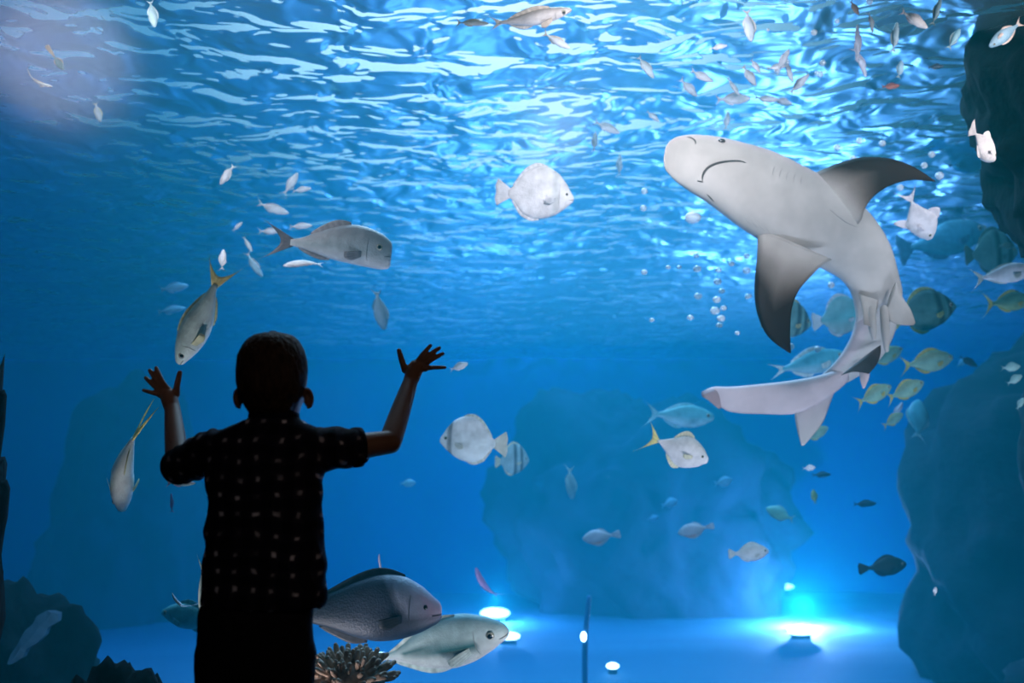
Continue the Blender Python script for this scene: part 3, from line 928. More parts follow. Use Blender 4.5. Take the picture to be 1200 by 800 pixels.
F('damselfish', 912, 601, 6.5, 26, 160, 'oval', yaw=30, col=silver((.12, .40, .36), (.20, .50, .36)), finc=(.15, .4, .4), detail=1, label='small green fish above the white oval fish')
bl = silver((.10, .42, .60), (.14, .50, .66))
for (x, y, Y, l, an, lb) in ((849, 564, 7.0, 20, 10, 'small bright blue fish below the yellow tailed trevally'),
                             (786, 589, 7.5, 18, 15, 'small teal blue fish between the trevally and the orange backed fish'),
                             (766, 607, 8.0, 12, 10, 'tiny teal blue speck of a fish over the dark rock'),
                             (479, 566, 6.5, 16, 0, 'small bright blue fish beneath the child\'s elbow')):
    F('chromis', x, y, Y, l, an, 'oval', yaw=15, col=bl, finc=(.10, .42, .60), hscale=1.1, detail=1, label=lb)
F('damselfish', 949, 548, 5.5, 13, 5, 'oval', col=silver(white, white), finc=(.5, .7, .8), detail=1, label='tiny white fish in the open blue under the snapper school')
F('damselfish', 954, 581, 6.5, 15, 100, 'oval', col=silver((.2, .45, .2), (.45, .55, .2)), finc=(.2, .3, .2), detail=1, label='tiny green yellow fish in the open blue under the snapper school')
F('damselfish', 1015, 590, 7.0, 24, 2, 'oval', col=silver((.01, .03, .06), (.01, .03, .06)), finc=(.01, .03, .05), detail=1, hscale=.6, label='small dark fish high above the black fish')
F('damselfish', 964, 556, 7.0, 20, 2, 'oval', col=silver((.01, .05, .08), (.01, .05, .08)), finc=(.01, .03, .05), detail=1, hscale=.6, label='small dark fish beside the tiny white fish in open blue')
F('damselfish', 1136, 424, 6.4, 22, -30, 'oval', col=silver((.01, .02, .04), (.02, .04, .06)), finc=(.01, .03, .05), detail=1, hscale=.7, label='small dark fish between the snapper school and the right rock wall')
F('chromis', 1128, 424, 6.9, 14, 40, 'oval', col=bl, finc=(.10, .42, .60), detail=1, label='tiny blue fish touching the small dark fish near the rock wall')
F('damselfish', 1096, 692, 5.0, 9, 80, 'oval', col=silver(white, white), finc=white, detail=1, label='tiny white fish low above the bed near the rock wall')
F('fusilier', 206, 337, 6.0, 30, 8, 'slim', col=silver((.14, .40, .60), (.30, .62, .80)), finc=(.2, .45, .65), hscale=1.3, detail=1, label='small blue fish left of the diving pale fish, the upper of two')
F('fusilier', 203, 363, 6.2, 30, 8, 'slim', col=silver((.14, .40, .55), (.20, .50, .68)), finc=(.2, .45, .65), hscale=1.0, detail=1, label='small blue fish left of the diving pale fish, the lower of two')
F('fusilier', 261, 303, 4.2, 22, 85, 'slim', col=silver((.75, .85, .92), white), finc=white, hscale=1.3, detail=1, label='tiny white fish touching the tail of the diving pale fish')
F('fusilier', 265, 206, 4.6, 26, 235, 'slim', col=silver(white, white), finc=white, hscale=1.2, detail=1, bend=.15, label='small white fish pointing down in the open blue beneath the ripples')
F('chromis', 539, 429, 4.4, 20, 20, 'slim', col=silver((.6, .8, .9), white), finc=(.5, .7, .9), hscale=1.5, detail=1, label='small white blue fish beside the child\'s right fingertips')
F('fusilier', 228, 517, 3.6, 26, 15, 'slim', col=silver((.7, .75, .7), white), finc=yel, hscale=1.2, detail=1, label='pale fish peeking out above the child\'s left shoulder')
F('fusilier', 214, 566, 3.6, 30, 0, 'slim', col=silver((.6, .55, .65), (.8, .8, .6)), finc=(.8, .45, .6), hscale=.8, detail=1, label='pale fish peeking out below the child\'s left sleeve')
F('cleaner_wrasse', 201, 588, 4.2, 20, 92, 'eel', col=silver((.45, .30, .62), (.45, .30, .62)), finc=(.4, .3, .6), hscale=1.0, detail=1, label='tiny violet fish hanging under the child\'s left elbow')
F('cleaner_wrasse', 446, 662, 4.1, 26, 105, 'eel', col=silver((.62, .50, .66), (.70, .60, .72)), finc=(.6, .5, .7), hscale=.9, detail=1, bend=.3, roll=90, label='thin pinkish fish rising upright from the grouper\'s back')
F('cleaner_wrasse', 566, 682, 4.6, 36, 125, 'eel', yaw=10, col=silver((.34, .28, .66), (.46, .34, .70)), finc=(.2, .35, .7), hscale=1.6, wscale=1.6, detail=1, bend=.35, roll=60, label='violet curved fish above the grouper\'s snout')
F('permit', 352, 309, 4.5, 42, 184, 'slim', col=silver(white, white, (.85, .83, .80)), finc=(.4, .35, .35), hscale=.95, detail=1, bend=.12, roll=60, label='bright white slender fish under the tail of the large grey fish')

g4 = 'small white fish strung around the tail of the large grey fish'
for x, y, l, an, bd, lb in ((322, 245, 34, -18, .12, 'slender white fish above the dark tail of the large grey fish'),
                            (354, 265, 24, 4, 0, 'short white fish over the back of the large grey fish'),
                            (318, 271, 24, 2, .1, 'short white fish inside the tail fork of the large grey fish'),
                            (291, 287, 18, -62, 0, 'small white fish behind the tail tip of the large grey fish'),
                            (299, 312, 30, -58, .1, 'pale blue fish slanting down below the tail of the large grey fish'),
                            (342, 214, 28, 60, .15, 'white fish tilted upright above the large grey fish, nearer its tail'),
                            (355, 222, 20, 10, 0, 'small white fish level above the large grey fish'),
                            (279, 265, 14, 45, 0, 'tiny white fish nearest the tail of the diving pale fish')):
    F('mullet', x, y, 4.7, l, an, 'slim', yaw=8, roll=30, col=silver((.74, .78, .82), (.88, .86, .84)) if l != 30 else silver((.35, .60, .75), (.45, .68, .8)), finc=(.6, .65, .7), hscale=1.2, bend=bd, detail=1, label=lb, group=g4)

# near the surface
ws = silver((.70, .74, .76), (.85, .82, .80)); wg = silver((.45, .55, .60), (.62, .68, .70))
F('mullet', 628, 20, 4.6, 92, 12, 'slim', yaw=5, roll=40, col=silver((.55, .52, .50), (.80, .74, .70)), finc=(.7, .6, .5), hscale=.75, bend=.10, detail=2, taillen=.2, tailspan=.12, label='longest pale fish under the surface at the frame top')
F('mullet', 654, 49, 4.7, 34, -28, 'slim', yaw=5, roll=40, col=ws, finc=(.7, .6, .5), hscale=1.0, bend=.1, detail=1, label='pale fish just below the longest fish at the surface')
F('mullet', 556, 27, 4.9, 36, -2, 'slim', col=silver((.5, .55, .55), (.7, .68, .6)), finc=(.8, .7, .5), hscale=.7, detail=1, label='thin fish trailing the longest fish at the surface')
F('fusilier', 47, 97, 4.0, 30, -24, 'eel', roll=60, col=silver((.6, .65, .6), white), finc=(.85, .75, .55), hscale=1.3, bend=.3, tail='fan', taillen=.3, tailspan=.25, detail=2, label='white arched fish with pale tail in the hazy corner')
F('fusilier', 69, 74, 4.4, 20, -55, 'slim', col=silver((.03, .16, .18), (.08, .25, .26)), finc=(.7, .5, .3), hscale=1.6, tail='fan', taillen=.9, tailspan=.16, detail=1, label='dark teal fish with tan tail in the hazy corner')
F('fusilier', 115, 133, 4.6, 22, -75, 'slim', col=wg, finc=(.7, .65, .4), hscale=1.4, detail=1, label='small grey fish below the hazy corner')
F('fusilier', 179, 18, 4.5, 30, -80, 'slim', col=silver((.18, .30, .36), (.30, .42, .46)), finc=(.3, .4, .45), hscale=1.4, detail=1, label='dim grey fish hanging at the frame top near the hazy corner')
F('mullet', 713, 150, 5.0, 30, -25, 'slim', col=silver((.65, .7, .75), white), finc=(.5, .6, .7), hscale=1.2, detail=1, label='white fish slanting down ahead of the shark\'s snout')
F('fusilier', 697, 165, 5.6, 22, 85, 'slim', col=wg, finc=(.5, .6, .7), hscale=1.0, detail=1, label='dim upright fish under the white slanting fish')
F('fusilier', 726, 192, 5.6, 24, 88, 'slim', col=wg, finc=(.5, .6, .7), hscale=1.0, detail=1, label='dim upright fish close to the shark\'s snout')
F('mullet', 766, 137, 5.4, 18, -40, 'slim', col=ws, finc=(.6, .6, .65), hscale=1.2, detail=1, label='small pale fish above the shark\'s snout')
F('mullet', 758, 80, 4.9, 30, -55, 'slim', col=wg, finc=(.4, .45, .5), hscale=1.1, detail=1, bend=.1, label='grey fish slanting down amid the bright ripples')
F('mullet', 878, 32, 4.6, 36, -82, 'slim', col=silver((.40, .50, .60), (.55, .62, .70)), finc=(.6, .6, .6), hscale=1.4, detail=1, label='pale grey fish hanging upright beside the white cluster')
g3 = 'small pale fish crowding under the surface above the shark'
rr = random.Random(11)
near = [(918, 70, 30, 60), (912, 78, 24, 10), (925, 84, 26, -70), (886, 78, 18, -50), (879, 90, 26, -50), (938, 97, 26, 45), (860, 102, 24, -60), (862, 116, 40, 5),
        (824, 90, 28, -25), (808, 104, 26, -40), (900, 116, 26, -8), (918, 119, 22, -15), (852, 140, 22, 80), (843, 55, 20, 10)]
for i, (x, y, l, an) in enumerate(near):
    F('mullet', x, y, 4.9 + rr.random() * .8, l, an, 'slim', yaw=rr.uniform(-20, 20), roll=rr.uniform(-40, 40), col=silver((.58, .62, .68), (.78, .76, .78)), finc=(.6, .6, .65), hscale=1.15,
      bend=rr.uniform(-.15, .15), detail=1, label='small pale fish in the loose crowd under the surface above the shark', group=g3)
F('garfish', 1005, 48, 4.8, 40, 92, 'eel', col=silver((.50, .55, .66), (.66, .66, .76)), finc=(.5, .5, .6), hscale=1.0, bend=.15, detail=1, label='thin pale fish upright under the surface, upper of the pair end to end')
F('garfish', 1009, 74, 4.9, 36, -68, 'eel', col=silver((.50, .55, .66), (.66, .66, .76)), finc=(.5, .5, .6), hscale=1.2, bend=.2, detail=1, label='thin pale fish bent sharply under the surface, lower of the pair end to end')
F('garfish', 1021, 27, 4.8, 24, -80, 'eel', col=wg, finc=(.5, .5, .6), hscale=1.2, bend=.3, detail=1, label='thin pale fish curving over beside the end to end pair')
F('fusilier', 1002, 10, 4.7, 18, -60, 'slim', col=silver((.45, .30, .25), (.65, .5, .45)), finc=(.5, .4, .3), hscale=1.3, detail=1, label='brownish fish at the frame top above the end to end pair')
F('garfish', 1049, 42, 4.9, 34, 82, 'slim', col=silver((.30, .45, .52), (.45, .58, .62)), finc=(.4, .5, .5), hscale=.9, detail=1, label='grey teal fish upright between the thin pair and the bright white fish')
F('mullet', 1073, 24, 4.7, 36, -28, 'slim', yaw=10, col=silver((.70, .62, .58), white), finc=(.4, .4, .45), hscale=1.2, detail=1, label='bright white fish slanting under the dark surface corner')
F('garfish', 1098, 12, 4.8, 32, 72, 'slim', col=silver((.16, .30, .36), (.24, .38, .42)), finc=(.2, .3, .3), hscale=.8, detail=1, label='dim teal fish steeply tilted at the frame top')
F('garfish', 1055, 80, 5.2, 20, 78, 'slim', col=silver((.30, .5, .6), (.42, .6, .66)), finc=(.4, .5, .5), hscale=1.4, detail=1, label='short grey teal fish above the reddish fish')
F('garfish', 1119, 44, 5.0, 26, 60, 'slim', col=silver((.16, .34, .40), (.26, .42, .46)), finc=(.3, .4, .4), hscale=1.2, detail=1, label='dim teal fish between the white slanting fish and the corner fish')
F('scad', 1176, 42, 4.5, 42, 218, 'slim', yaw=5, col=silver((.18, .32, .40), (.32, .46, .52)), finc=(.60, .45, .36), hscale=1.35, tail='fork', taillen=.28, tailspan=.2, label='blue grey fish with tan tail in the dark upper corner')
F('squirrelfish', 1045, 101, 5.4, 20, 4, 'slim', col=silver((.34, .08, .06), (.45, .16, .12)), finc=(.4, .12, .1), hscale=1.2, detail=1, label='small reddish fish below the surface')
F('damselfish', 1098, 78, 5.6, 18, 4, 'slim', col=silver((.02, .05, .09), (.03, .07, .10)), finc=(.03, .05, .08), hscale=1.2, detail=1, label='small dark fish near the dark upper corner')
for (x, y, l, an, k) in ((1180, 288, 16, 0, 0), (1186, 430, 20, 5, 1), (1190, 444, 18, 30, 2), (1196, 472, 14, 60, 3)):
    F('damselfish', x, y, 5.0, l, an, 'oval', col=silver((.20, .42, .42), (.40, .60, .52)), finc=(.2, .4, .4), detail=1, hscale=1.0,
      label=['pale teal fish over the dark striped batfish', 'pale teal fish against the dark rock, topmost of three close together', 'pale teal fish against the dark rock, middle of three close together', 'pale teal fish against the dark rock, lowest of three close together'][k])

# ------------------------------------------------------------------ bubbles
m_bub, nt, out = mat('air_bubble')
bb = nd(nt, 'ShaderNodeBsdfPrincipled', Roughness=.12); bb.inputs['Base Color'].default_value = (.85, .93, .97, 1); bb.inputs['Specular IOR Level'].default_value = 1
tb = nd(nt, 'ShaderNodeBsdfTransparent'); lw = nd(nt, 'ShaderNodeLayerWeight', Blend=.35)
nz = nd(nt, 'ShaderNodeTexNoise', Scale=30.0); mx = nd(nt, 'ShaderNodeMixShader'); mr = nd(nt, 'ShaderNodeMapRange')
mr.inputs['To Min'].default_value = .55; mr.inputs['To Max'].default_value = 1.0
nt.links.new(lw.outputs['Facing'], mr.inputs[0]); nt.links.new(mr.outputs[0], mx.inputs[0])
nt.links.new(tb.outputs[0], mx.inputs[1]); nt.links.new(bb.outputs[0], mx.inputs[2]); nt.links.new(mx.outputs[0], out.inputs[0])
bub_me = {}


def bubble(x, y, Y, r, label, group, sq=1.0):
    q = (sq,)
    if q not in bub_me:
        mb = MB(); mb.ball((0, 0, 0), 1, 16, 10, scale=(1, 1, sq)); o = mb.build('air_bubble', m_bub); bub_me[q] = o.data
    else:
        o = bpy.data.objects.new('air_bubble', bub_me[q]); COL.objects.link(o)
    while P(x, y, Y).z > TZ1 - .08: Y -= .02
    o.location = P(x, y, Y); s = r / FPX * Y; o.scale = (s, s, s)
    tag(o, label, 'bubble', group)


lb = 'small white air bubble in the rising columns between the shark\'s head and fin'
for x, y, r in ((783, 313, 3), (796, 313, 3), (816, 299, 4), (817, 315, 5), (842, 316, 4), (841, 330, 5), (846, 341, 4), (818, 347, 5), (840, 351, 5), (838, 364, 6), (848, 361, 4), (845, 373, 5),
                (843, 381, 4), (764, 375, 3), (809, 372, 4), (755, 319, 4), (875, 300, 4), (875, 317, 5), (857, 309, 4), (877, 347, 4), (864, 390, 3), (876, 348, 3)):
    bubble(x, y, 4.7 + .5 * rr.random(), r, lb, 'bubbles in rising columns', .8)
lb = 'small white air bubble above the upturned shark fin'
for x, y, r in ((1007, 165, 4), (1034, 168, 4), (981, 173, 4), (1083, 194, 4), (1055, 220, 4), (1101, 206, 5), (1000, 186, 4), (1092, 181, 4)):
    bubble(x, y, 4.6, r, lb, 'bubbles above the shark fin')
lb = 'tiny air bubble glinting just under the surface above the shark'
for x, y, r in ((954, 38, 4), (981, 25, 3), (964, 74, 4), (957, 86, 3), (961, 87, 4), (911, 83, 4), (922, 73, 4), (900, 35, 2), (1019, 2, 4)):
    bubble(x, y, 4.6, r, lb, 'bubbles under the surface')
bubble(812, 255, 4.3, 10, 'largest glowing white air bubble under the shark\'s chin', None, .7)  # ball placed for a lamp reflection, shaped like the bubbles
for x, y in ((927, 406), (958, 409), (974, 334), (755, 224), (754, 244)):
    bubble(x, y, 4.9, 4, 'small air bubble close around the shark body', 'bubbles around the shark')
# ------------------------------------------------------------------ rocks, coral, glowing glints and pipe inside the tank
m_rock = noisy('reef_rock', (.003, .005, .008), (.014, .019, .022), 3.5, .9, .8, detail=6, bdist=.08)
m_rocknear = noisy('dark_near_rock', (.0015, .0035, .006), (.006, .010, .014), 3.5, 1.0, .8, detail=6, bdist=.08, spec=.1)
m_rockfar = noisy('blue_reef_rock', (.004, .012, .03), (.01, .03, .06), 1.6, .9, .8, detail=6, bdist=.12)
m_coral = noisy('brown_coral', (.30, .20, .14), (.75, .55, .42), 26, .8, .6, detail=5)


def rock(name, c, size, seed, amp=.35, sub=5, m=m_rock, freq=1.4, label=None, group=None, bottom=None):
    bm = bmesh.new(); bmesh.ops.create_icosphere(bm, subdivisions=sub, radius=1)
    c = V(c); vs = []
    for v in bm.verts:
        p = v.co.copy()
        q = p * freq + V((seed * 7.1, seed * 3.3, 0))
        r = 1 + amp * noise.noise(q) + amp * .5 * noise.noise(q * 2.3) + amp * .28 * noise.noise(q * 5.1) + amp * .15 * noise.noise(q * 11)
        p = V((p.x * size[0], p.y * size[1], p.z * size[2])) * r + c
        if bottom is not None: p.z = max(p.z, bottom)
        vs.append(p)
    fs = [tuple(v.index for v in f.verts) for f in bm.faces]
    bm.free()
    o = link(name, [v - c for v in vs], fs, m)
    o.location = c
    return tag(o, label, 'rock', group)


BED = TZ0 - .12
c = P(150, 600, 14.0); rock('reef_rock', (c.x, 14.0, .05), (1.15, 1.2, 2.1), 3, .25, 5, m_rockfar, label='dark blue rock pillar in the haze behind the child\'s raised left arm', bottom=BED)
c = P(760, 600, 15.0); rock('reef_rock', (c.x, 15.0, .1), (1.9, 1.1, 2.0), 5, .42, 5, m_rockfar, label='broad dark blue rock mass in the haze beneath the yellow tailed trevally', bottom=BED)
c = P(1180, 560, 9.5); rock('reef_rock', (c.x + 1.1, 9.5, .3), (1.9, 1.6, 2.2), 8, .30, 5, m_rock, label='tall dark rock wall closing the tank behind the striped batfish', bottom=BED)
c = P(1240, 90, 4.3); rock('reef_rock', (c.x + .12, 4.3, 2.55), (.40, .75, .62), 9, .32, 5, m_rocknear, label='dark rock overhang reaching the surface in the upper corner')
c = P(1200, 500, 6.5); rock('reef_rock', (c.x + .62, 6.5, .9), (.62, .5, 1.6), 12, .30, 5, m_rock, label='dark rock pinnacle standing behind the three pale teal fish', bottom=BED)
c = P(1190, 760, 7.5); rock('reef_rock', (c.x + .75, 7.75, -.85), (.75, .45, .40), 14, .30, 4, m_rock, label='low dark rock at the foot of the tall rock wall', bottom=BED)
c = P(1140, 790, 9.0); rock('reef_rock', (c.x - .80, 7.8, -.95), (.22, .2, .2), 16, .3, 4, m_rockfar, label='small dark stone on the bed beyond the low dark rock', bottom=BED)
# near left
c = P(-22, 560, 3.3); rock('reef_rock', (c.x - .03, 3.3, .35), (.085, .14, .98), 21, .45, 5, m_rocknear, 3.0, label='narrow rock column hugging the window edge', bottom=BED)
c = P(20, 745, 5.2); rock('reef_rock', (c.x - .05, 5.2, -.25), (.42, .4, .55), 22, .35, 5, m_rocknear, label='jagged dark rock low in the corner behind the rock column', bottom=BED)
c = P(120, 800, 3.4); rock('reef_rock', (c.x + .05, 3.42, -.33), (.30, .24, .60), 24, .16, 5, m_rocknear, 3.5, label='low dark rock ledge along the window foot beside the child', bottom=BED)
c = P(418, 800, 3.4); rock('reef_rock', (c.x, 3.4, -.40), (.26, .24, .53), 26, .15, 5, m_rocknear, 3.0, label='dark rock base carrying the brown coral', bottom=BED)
# a thin broken slab leaning in the corner
Y = 4.6
a = P(14, 776, Y); b_ = P(64, 716, Y + .3)
mb = MB(); ax = (b_ - a); n_ = ax.cross(V((0, 1, 0))).normalized()
rings = []
for k, w_ in enumerate((.012, .030, .026, .042, .050, .038, .055, .030)):
    c = a.lerp(b_, k / 7) + n_ * (.012 * noise.noise(V((k * 1.7, 3, 0))))
    rings.append([c + n_ * w_ + V((0, -.02, 0)), c + n_ * w_ * .4 + V((0, .03, 0)), c - n_ * w_ * .9 + V((0, .02, 0)), c - n_ * w_ + V((0, -.03, 0)), c - n_ * w_ * .1 + V((0, -.045, 0))])
mb.loft([[p - a for p in r] for r in rings])
o = mb.build('reef_slab', noisy('blue_stone', (.003, .018, .035), (.006, .04, .07), 8, .8, .5), smooth=False); o.location = a
tag(o, 'thin blue slab leaning diagonally in front of the jagged corner rock', 'rock')

# brown coral: stubby branches on a knob
rr = random.Random(5)
c = P(410, 798, 3.36)
mb = MB(); mb.ball((0, 0, 0), .10, 24, 14, scale=(1.15, .9, .72))
coral = empty('brown_coral', c)
tag(coral, 'brown knobbly coral at the window foot beneath the dark grouper', 'coral')
for i in range(150):
    th = rr.uniform(0, 2 * PI); ph = math.acos(rr.uniform(.0, 1))
    d = V((math.sin(ph) * math.cos(th), math.sin(ph) * math.sin(th), math.cos(ph)))
    p0 = V((d.x * .115, d.y * .09, d.z * .072)); ln = rr.uniform(.025, .05)
    q = (d + V((rr.uniform(-.3, .3), rr.uniform(-.3, .3), rr.uniform(0, .4)))).normalized()
    mb.chain([(p0 * .8, .008), (p0 + q * ln * .5, .009), (p0 + q * ln, .0075)], n=7, sub=2)
mb.build('branches', m_coral, coral)

# glowing pucks added on the bed in place of light reflections
m_emit, nt, out = mat('glowing_glint')
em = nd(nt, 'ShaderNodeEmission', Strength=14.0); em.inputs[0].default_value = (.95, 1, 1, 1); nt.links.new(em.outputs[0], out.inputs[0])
m_case = noisy('glint_foot_paint', (.03, .08, .12), (.05, .11, .16), 20, .5)


def add_glint(px, py, w, h, label):
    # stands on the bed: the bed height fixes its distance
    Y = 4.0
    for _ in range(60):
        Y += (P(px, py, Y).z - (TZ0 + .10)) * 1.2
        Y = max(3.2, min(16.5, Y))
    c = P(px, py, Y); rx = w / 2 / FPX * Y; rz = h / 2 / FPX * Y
    root = empty('bed_glint', (c.x, c.y, c.z)); tag(root, label, 'lamp')
    mb = MB(); mb.ball((0, 0, 0), 1, 24, 12, scale=(rx, rz * 1.2, rz)); mb.build('lens', m_emit, root)  # glowing body stands in for a reflected light
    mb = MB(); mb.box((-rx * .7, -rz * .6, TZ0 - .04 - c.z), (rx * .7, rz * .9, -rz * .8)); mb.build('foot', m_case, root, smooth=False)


add_glint(580, 718, 34, 12, 'glowing white lamp on the bed behind the grouper\'s snout')
add_glint(596, 745, 26, 9, 'glowing stand-in for a white glint at the nose of the pale green silver fish')
add_glint(440, 768, 24, 8, 'glowing stand-in for a white glint just above the brown coral')
add_glint(914, 687, 32, 8, 'glowing stand-in for a white glint far back above the pool of light')
add_glint(938, 738, 30, 12, 'glowing stand-in for a white glint in the middle of the light pool')
add_glint(718, 780, 14, 7, 'small glowing stand-in for a glint on the bed beside the thin pipe')
c = P(685, 700, 8.0)
pipe = empty('pipe', (c.x, 8.0, TZ0)); tag(pipe, 'thin dark upright pipe standing on the tank bed', 'pipe')
mb = MB(); H_ = c.z - TZ0
mb.chain([((.035, 0, H_), .018), ((0, 0, H_ * .6), .022), ((0, 0, -.04), .024)], n=12)
mb.build('tube', noisy('blue_pipe', (.02, .12, .26), (.03, .16, .32), 12, .5), pipe)
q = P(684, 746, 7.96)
mb = MB(); mb.ball((q.x - c.x, -.03, q.z - TZ0), .022, scale=(1, .8, 1.7)); mb.build('light', m_emit, pipe)  # glowing ball added on the pipe for a small glint
# ------------------------------------------------------------------ the child at the window
m_skin = noisy('child_skin', (.24, .115, .065), (.30, .15, .09), 12, .55, .05, spec=.3)
m_hair = noisy('brown_hair', (.020, .011, .007), (.07, .036, .02), 90, .7, .9, detail=5, stretch=(1, 1, .25), bdist=.01, spec=.2)
m_trouser = noisy('black_trousers', (.008, .008, .010), (.014, .014, .017), 60, .9, .2, spec=.1)
m_shoe = noisy('dark_shoe', (.02, .02, .022), (.04, .04, .045), 30, .6)
# navy plaid shirt with a grid of pale dots
m_shirt, nt, out = mat('dotted_navy_shirt')
L = nt.links.new
tc = nd(nt, 'ShaderNodeTexCoord'); nz = nd(nt, 'ShaderNodeTexNoise', Scale=11.0, Detail=2)
L(tc.outputs['Object'], nz.inputs['Vector'])
sb = nd(nt, 'ShaderNodeVectorMath', operation='SUBTRACT'); sb.inputs[1].default_value = (.5, .5, .5); L(nz.outputs['Color'], sb.inputs[0])
sc_ = nd(nt, 'ShaderNodeVectorMath', operation='MULTIPLY'); sc_.inputs[1].default_value = (.055, .055, .055); L(sb.outputs[0], sc_.inputs[0])
ad = nd(nt, 'ShaderNodeVectorMath', operation='ADD'); L(tc.outputs['Object'], ad.inputs[0]); L(sc_.outputs[0], ad.inputs[1])
sx = nd(nt, 'ShaderNodeSeparateXYZ'); L(ad.outputs[0], sx.inputs[0])
PITCHD = .043


def stripe(axis, lo, hi):
    m1 = nd(nt, 'ShaderNodeMath', operation='MULTIPLY'); m1.inputs[1].default_value = 2 * PI / PITCHD; L(sx.outputs[axis], m1.inputs[0])
    m2 = nd(nt, 'ShaderNodeMath', operation='COSINE'); L(m1.outputs[0], m2.inputs[0])
    m3 = nd(nt, 'ShaderNodeMapRange'); m3.inputs['From Min'].default_value = lo; m3.inputs['From Max'].default_value = hi; L(m2.outputs[0], m3.inputs[0])
    return m3


a1 = stripe(0, .58, .95); a2 = stripe(2, .58, .95)
mu = nd(nt, 'ShaderNodeMath', operation='MULTIPLY'); L(a1.outputs[0], mu.inputs[0]); L(a2.outputs[0], mu.inputs[1])
n3 = nd(nt, 'ShaderNodeTexNoise', Scale=16.0); L(tc.outputs['Object'], n3.inputs['Vector'])
r3 = nd(nt, 'ShaderNodeMapRange'); r3.inputs['From Min'].default_value = .38; r3.inputs['From Max'].default_value = .62; r3.inputs['To Min'].default_value = .03; L(n3.outputs['Fac'], r3.inputs[0])
mu2 = nd(nt, 'ShaderNodeMath', operation='MULTIPLY'); L(mu.outputs[0], mu2.inputs[0]); L(r3.outputs[0], mu2.inputs[1])
b1 = stripe(0, -.2, .2); b2 = stripe(2, -.2, .2)
pl = nd(nt, 'ShaderNodeMath', operation='ADD'); L(b1.outputs[0], pl.inputs[0]); L(b2.outputs[0], pl.inputs[1])
hf = nd(nt, 'ShaderNodeMath', operation='MULTIPLY'); hf.inputs[1].default_value = .5; L(pl.outputs[0], hf.inputs[0])
rb = ramp(nt, [(0, (.006, .007, .012)), (.5, (.012, .012, .022)), (1, (.024, .022, .034))]); L(hf.outputs[0], rb.inputs[0])
mixn = nd(nt, 'ShaderNodeMixRGB'); L(mu2.outputs[0], mixn.inputs[0]); L(rb.outputs[0], mixn.inputs[1]); mixn.inputs[2].default_value = (.85, .78, .82, 1)
bs = nd(nt, 'ShaderNodeBsdfPrincipled', Roughness=.9); bs.inputs['Specular IOR Level'].default_value = .1
L(mixn.outputs[0], bs.inputs['Base Color']); L(bs.outputs[0], out.inputs[0])

BY = 2.36                       # distance of the torso
PX = BY / FPX


def B(px, py, dy=0.0):
    return P(px, py, BY + dy)


child = empty('child', (B(308, 700).x, BY, 0))
tag(child, 'person with short hair in a dark dotted shirt pressing both raised hands on the window', 'person')
CO = child.location.copy()


def ell(cx, cy, cz, rx, ry, n=28, front=None):
    """horizontal ring; front = depth towards the window if it differs from the back"""
    out_ = []
    for k in range(n):
        a = 2 * PI * k / n
        y = math.sin(a) * (ry if math.sin(a) < 0 or front is None else front)
        out_.append(V((cx + math.cos(a) * rx, cy + y, cz)))
    return out_


def rows(spec, n=28, dy=0, sub=4):
    """spec rows: (py, x left, x right, back depth, front depth, centre shift)"""
    R_ = cat_rom([V((a[0], a[1], a[2])) for a in spec], sub); Q_ = cat_rom([V((a[3], a[4], a[5])) for a in spec], sub)
    rings = []
    for r, q in zip(R_, Q_):
        l = B(r.y, r.x); rt = B(r.z, r.x)
        rings.append([p - CO for p in ell((l.x + rt.x) / 2, BY + q.z, l.z, abs(rt.x - l.x) / 2, q.x, n, q.y)])
    return rings


body = MB()
# head and neck (crown down to the base of the neck); the face looks at the window
body.loft(rows([(393, 310, 328, .010, .010, .020), (396, 298, 341, .040, .036, .018), (404, 288, 350, .062, .060, .014), (418, 281, 356, .080, .080, .012), (434, 279.5, 358.5, .090, .090, .012),
                (450, 281, 357, .090, .092, .014), (464, 284, 354, .080, .096, .016), (476, 289, 349, .062, .098, .018), (486, 293, 346, .050, .095, .016), (494, 297, 342, .048, .075, .012),
                (499, 300, 338, .045, .050, .010)], 32))
body.loft(rows([(470, 296, 345, .046, .046, -.004), (490, 294, 347, .048, .050, .0), (505, 288, 352, .050, .050, .0)], 28))
# face: brow, nose, lips, chin; ears
hx = (B(319, 440).x) - CO.x
hz = lambda py: B(319, py).z
fy = .106
body.ball((hx, fy - .004, hz(455)), .011, scale=(.9, 1.5, 1.3))
body.ball((hx, fy + .004, hz(460)), .008, scale=(1.5, 1, .8))
body.ball((hx - .0, fy - .006, hz(473)), .012, scale=(1.7, .7, .35))
body.ball((hx - .0, fy - .008, hz(476)), .012, scale=(1.5, .7, .4))
body.ball((hx, fy - .022, hz(488)), .022, scale=(1.2, .9, .8))
for s in (-1, 1):
    body.ball((hx + s * .030, fy - .018, hz(440)), .016, scale=(1.5, .6, .4))
    body.ball((hx + s * .038, fy - .030, hz(463)), .026, scale=(1, .7, 1))
for s, ex, tip in ((-1, 282.5, 276), (1, 356.5, 364)):
    e0 = B(ex, 472) - CO; e1 = B(tip, 457) - CO
    pts = []
    for k in range(9):
        a = PI * (-.5 + 1.25 * k / 8)
        pts.append((V((e0.x + s * (.006 + .011 * math.cos(a)), .006 - .008 * math.sin(a), hz(468) + .021 * math.sin(a) + .003)), .0050 if k else .004))
    body.chain(pts, n=10, sub=3)
    body.ball((e0.x + s * .006, .008, hz(467)), .017, scale=(.55, .35, 1.15))
# trunk under the shirt
body.loft(rows([(492, 285, 355, .04, .04, 0), (506, 262, 372, .055, .055, 0), (525, 252, 378, .070, .070, 0), (560, 252, 370, .078, .075, 0), (620, 254, 366, .075, .075, 0), (700, 245, 362, .080, .075, 0), (730, 240, 360, .08, .075, 0)], 28))


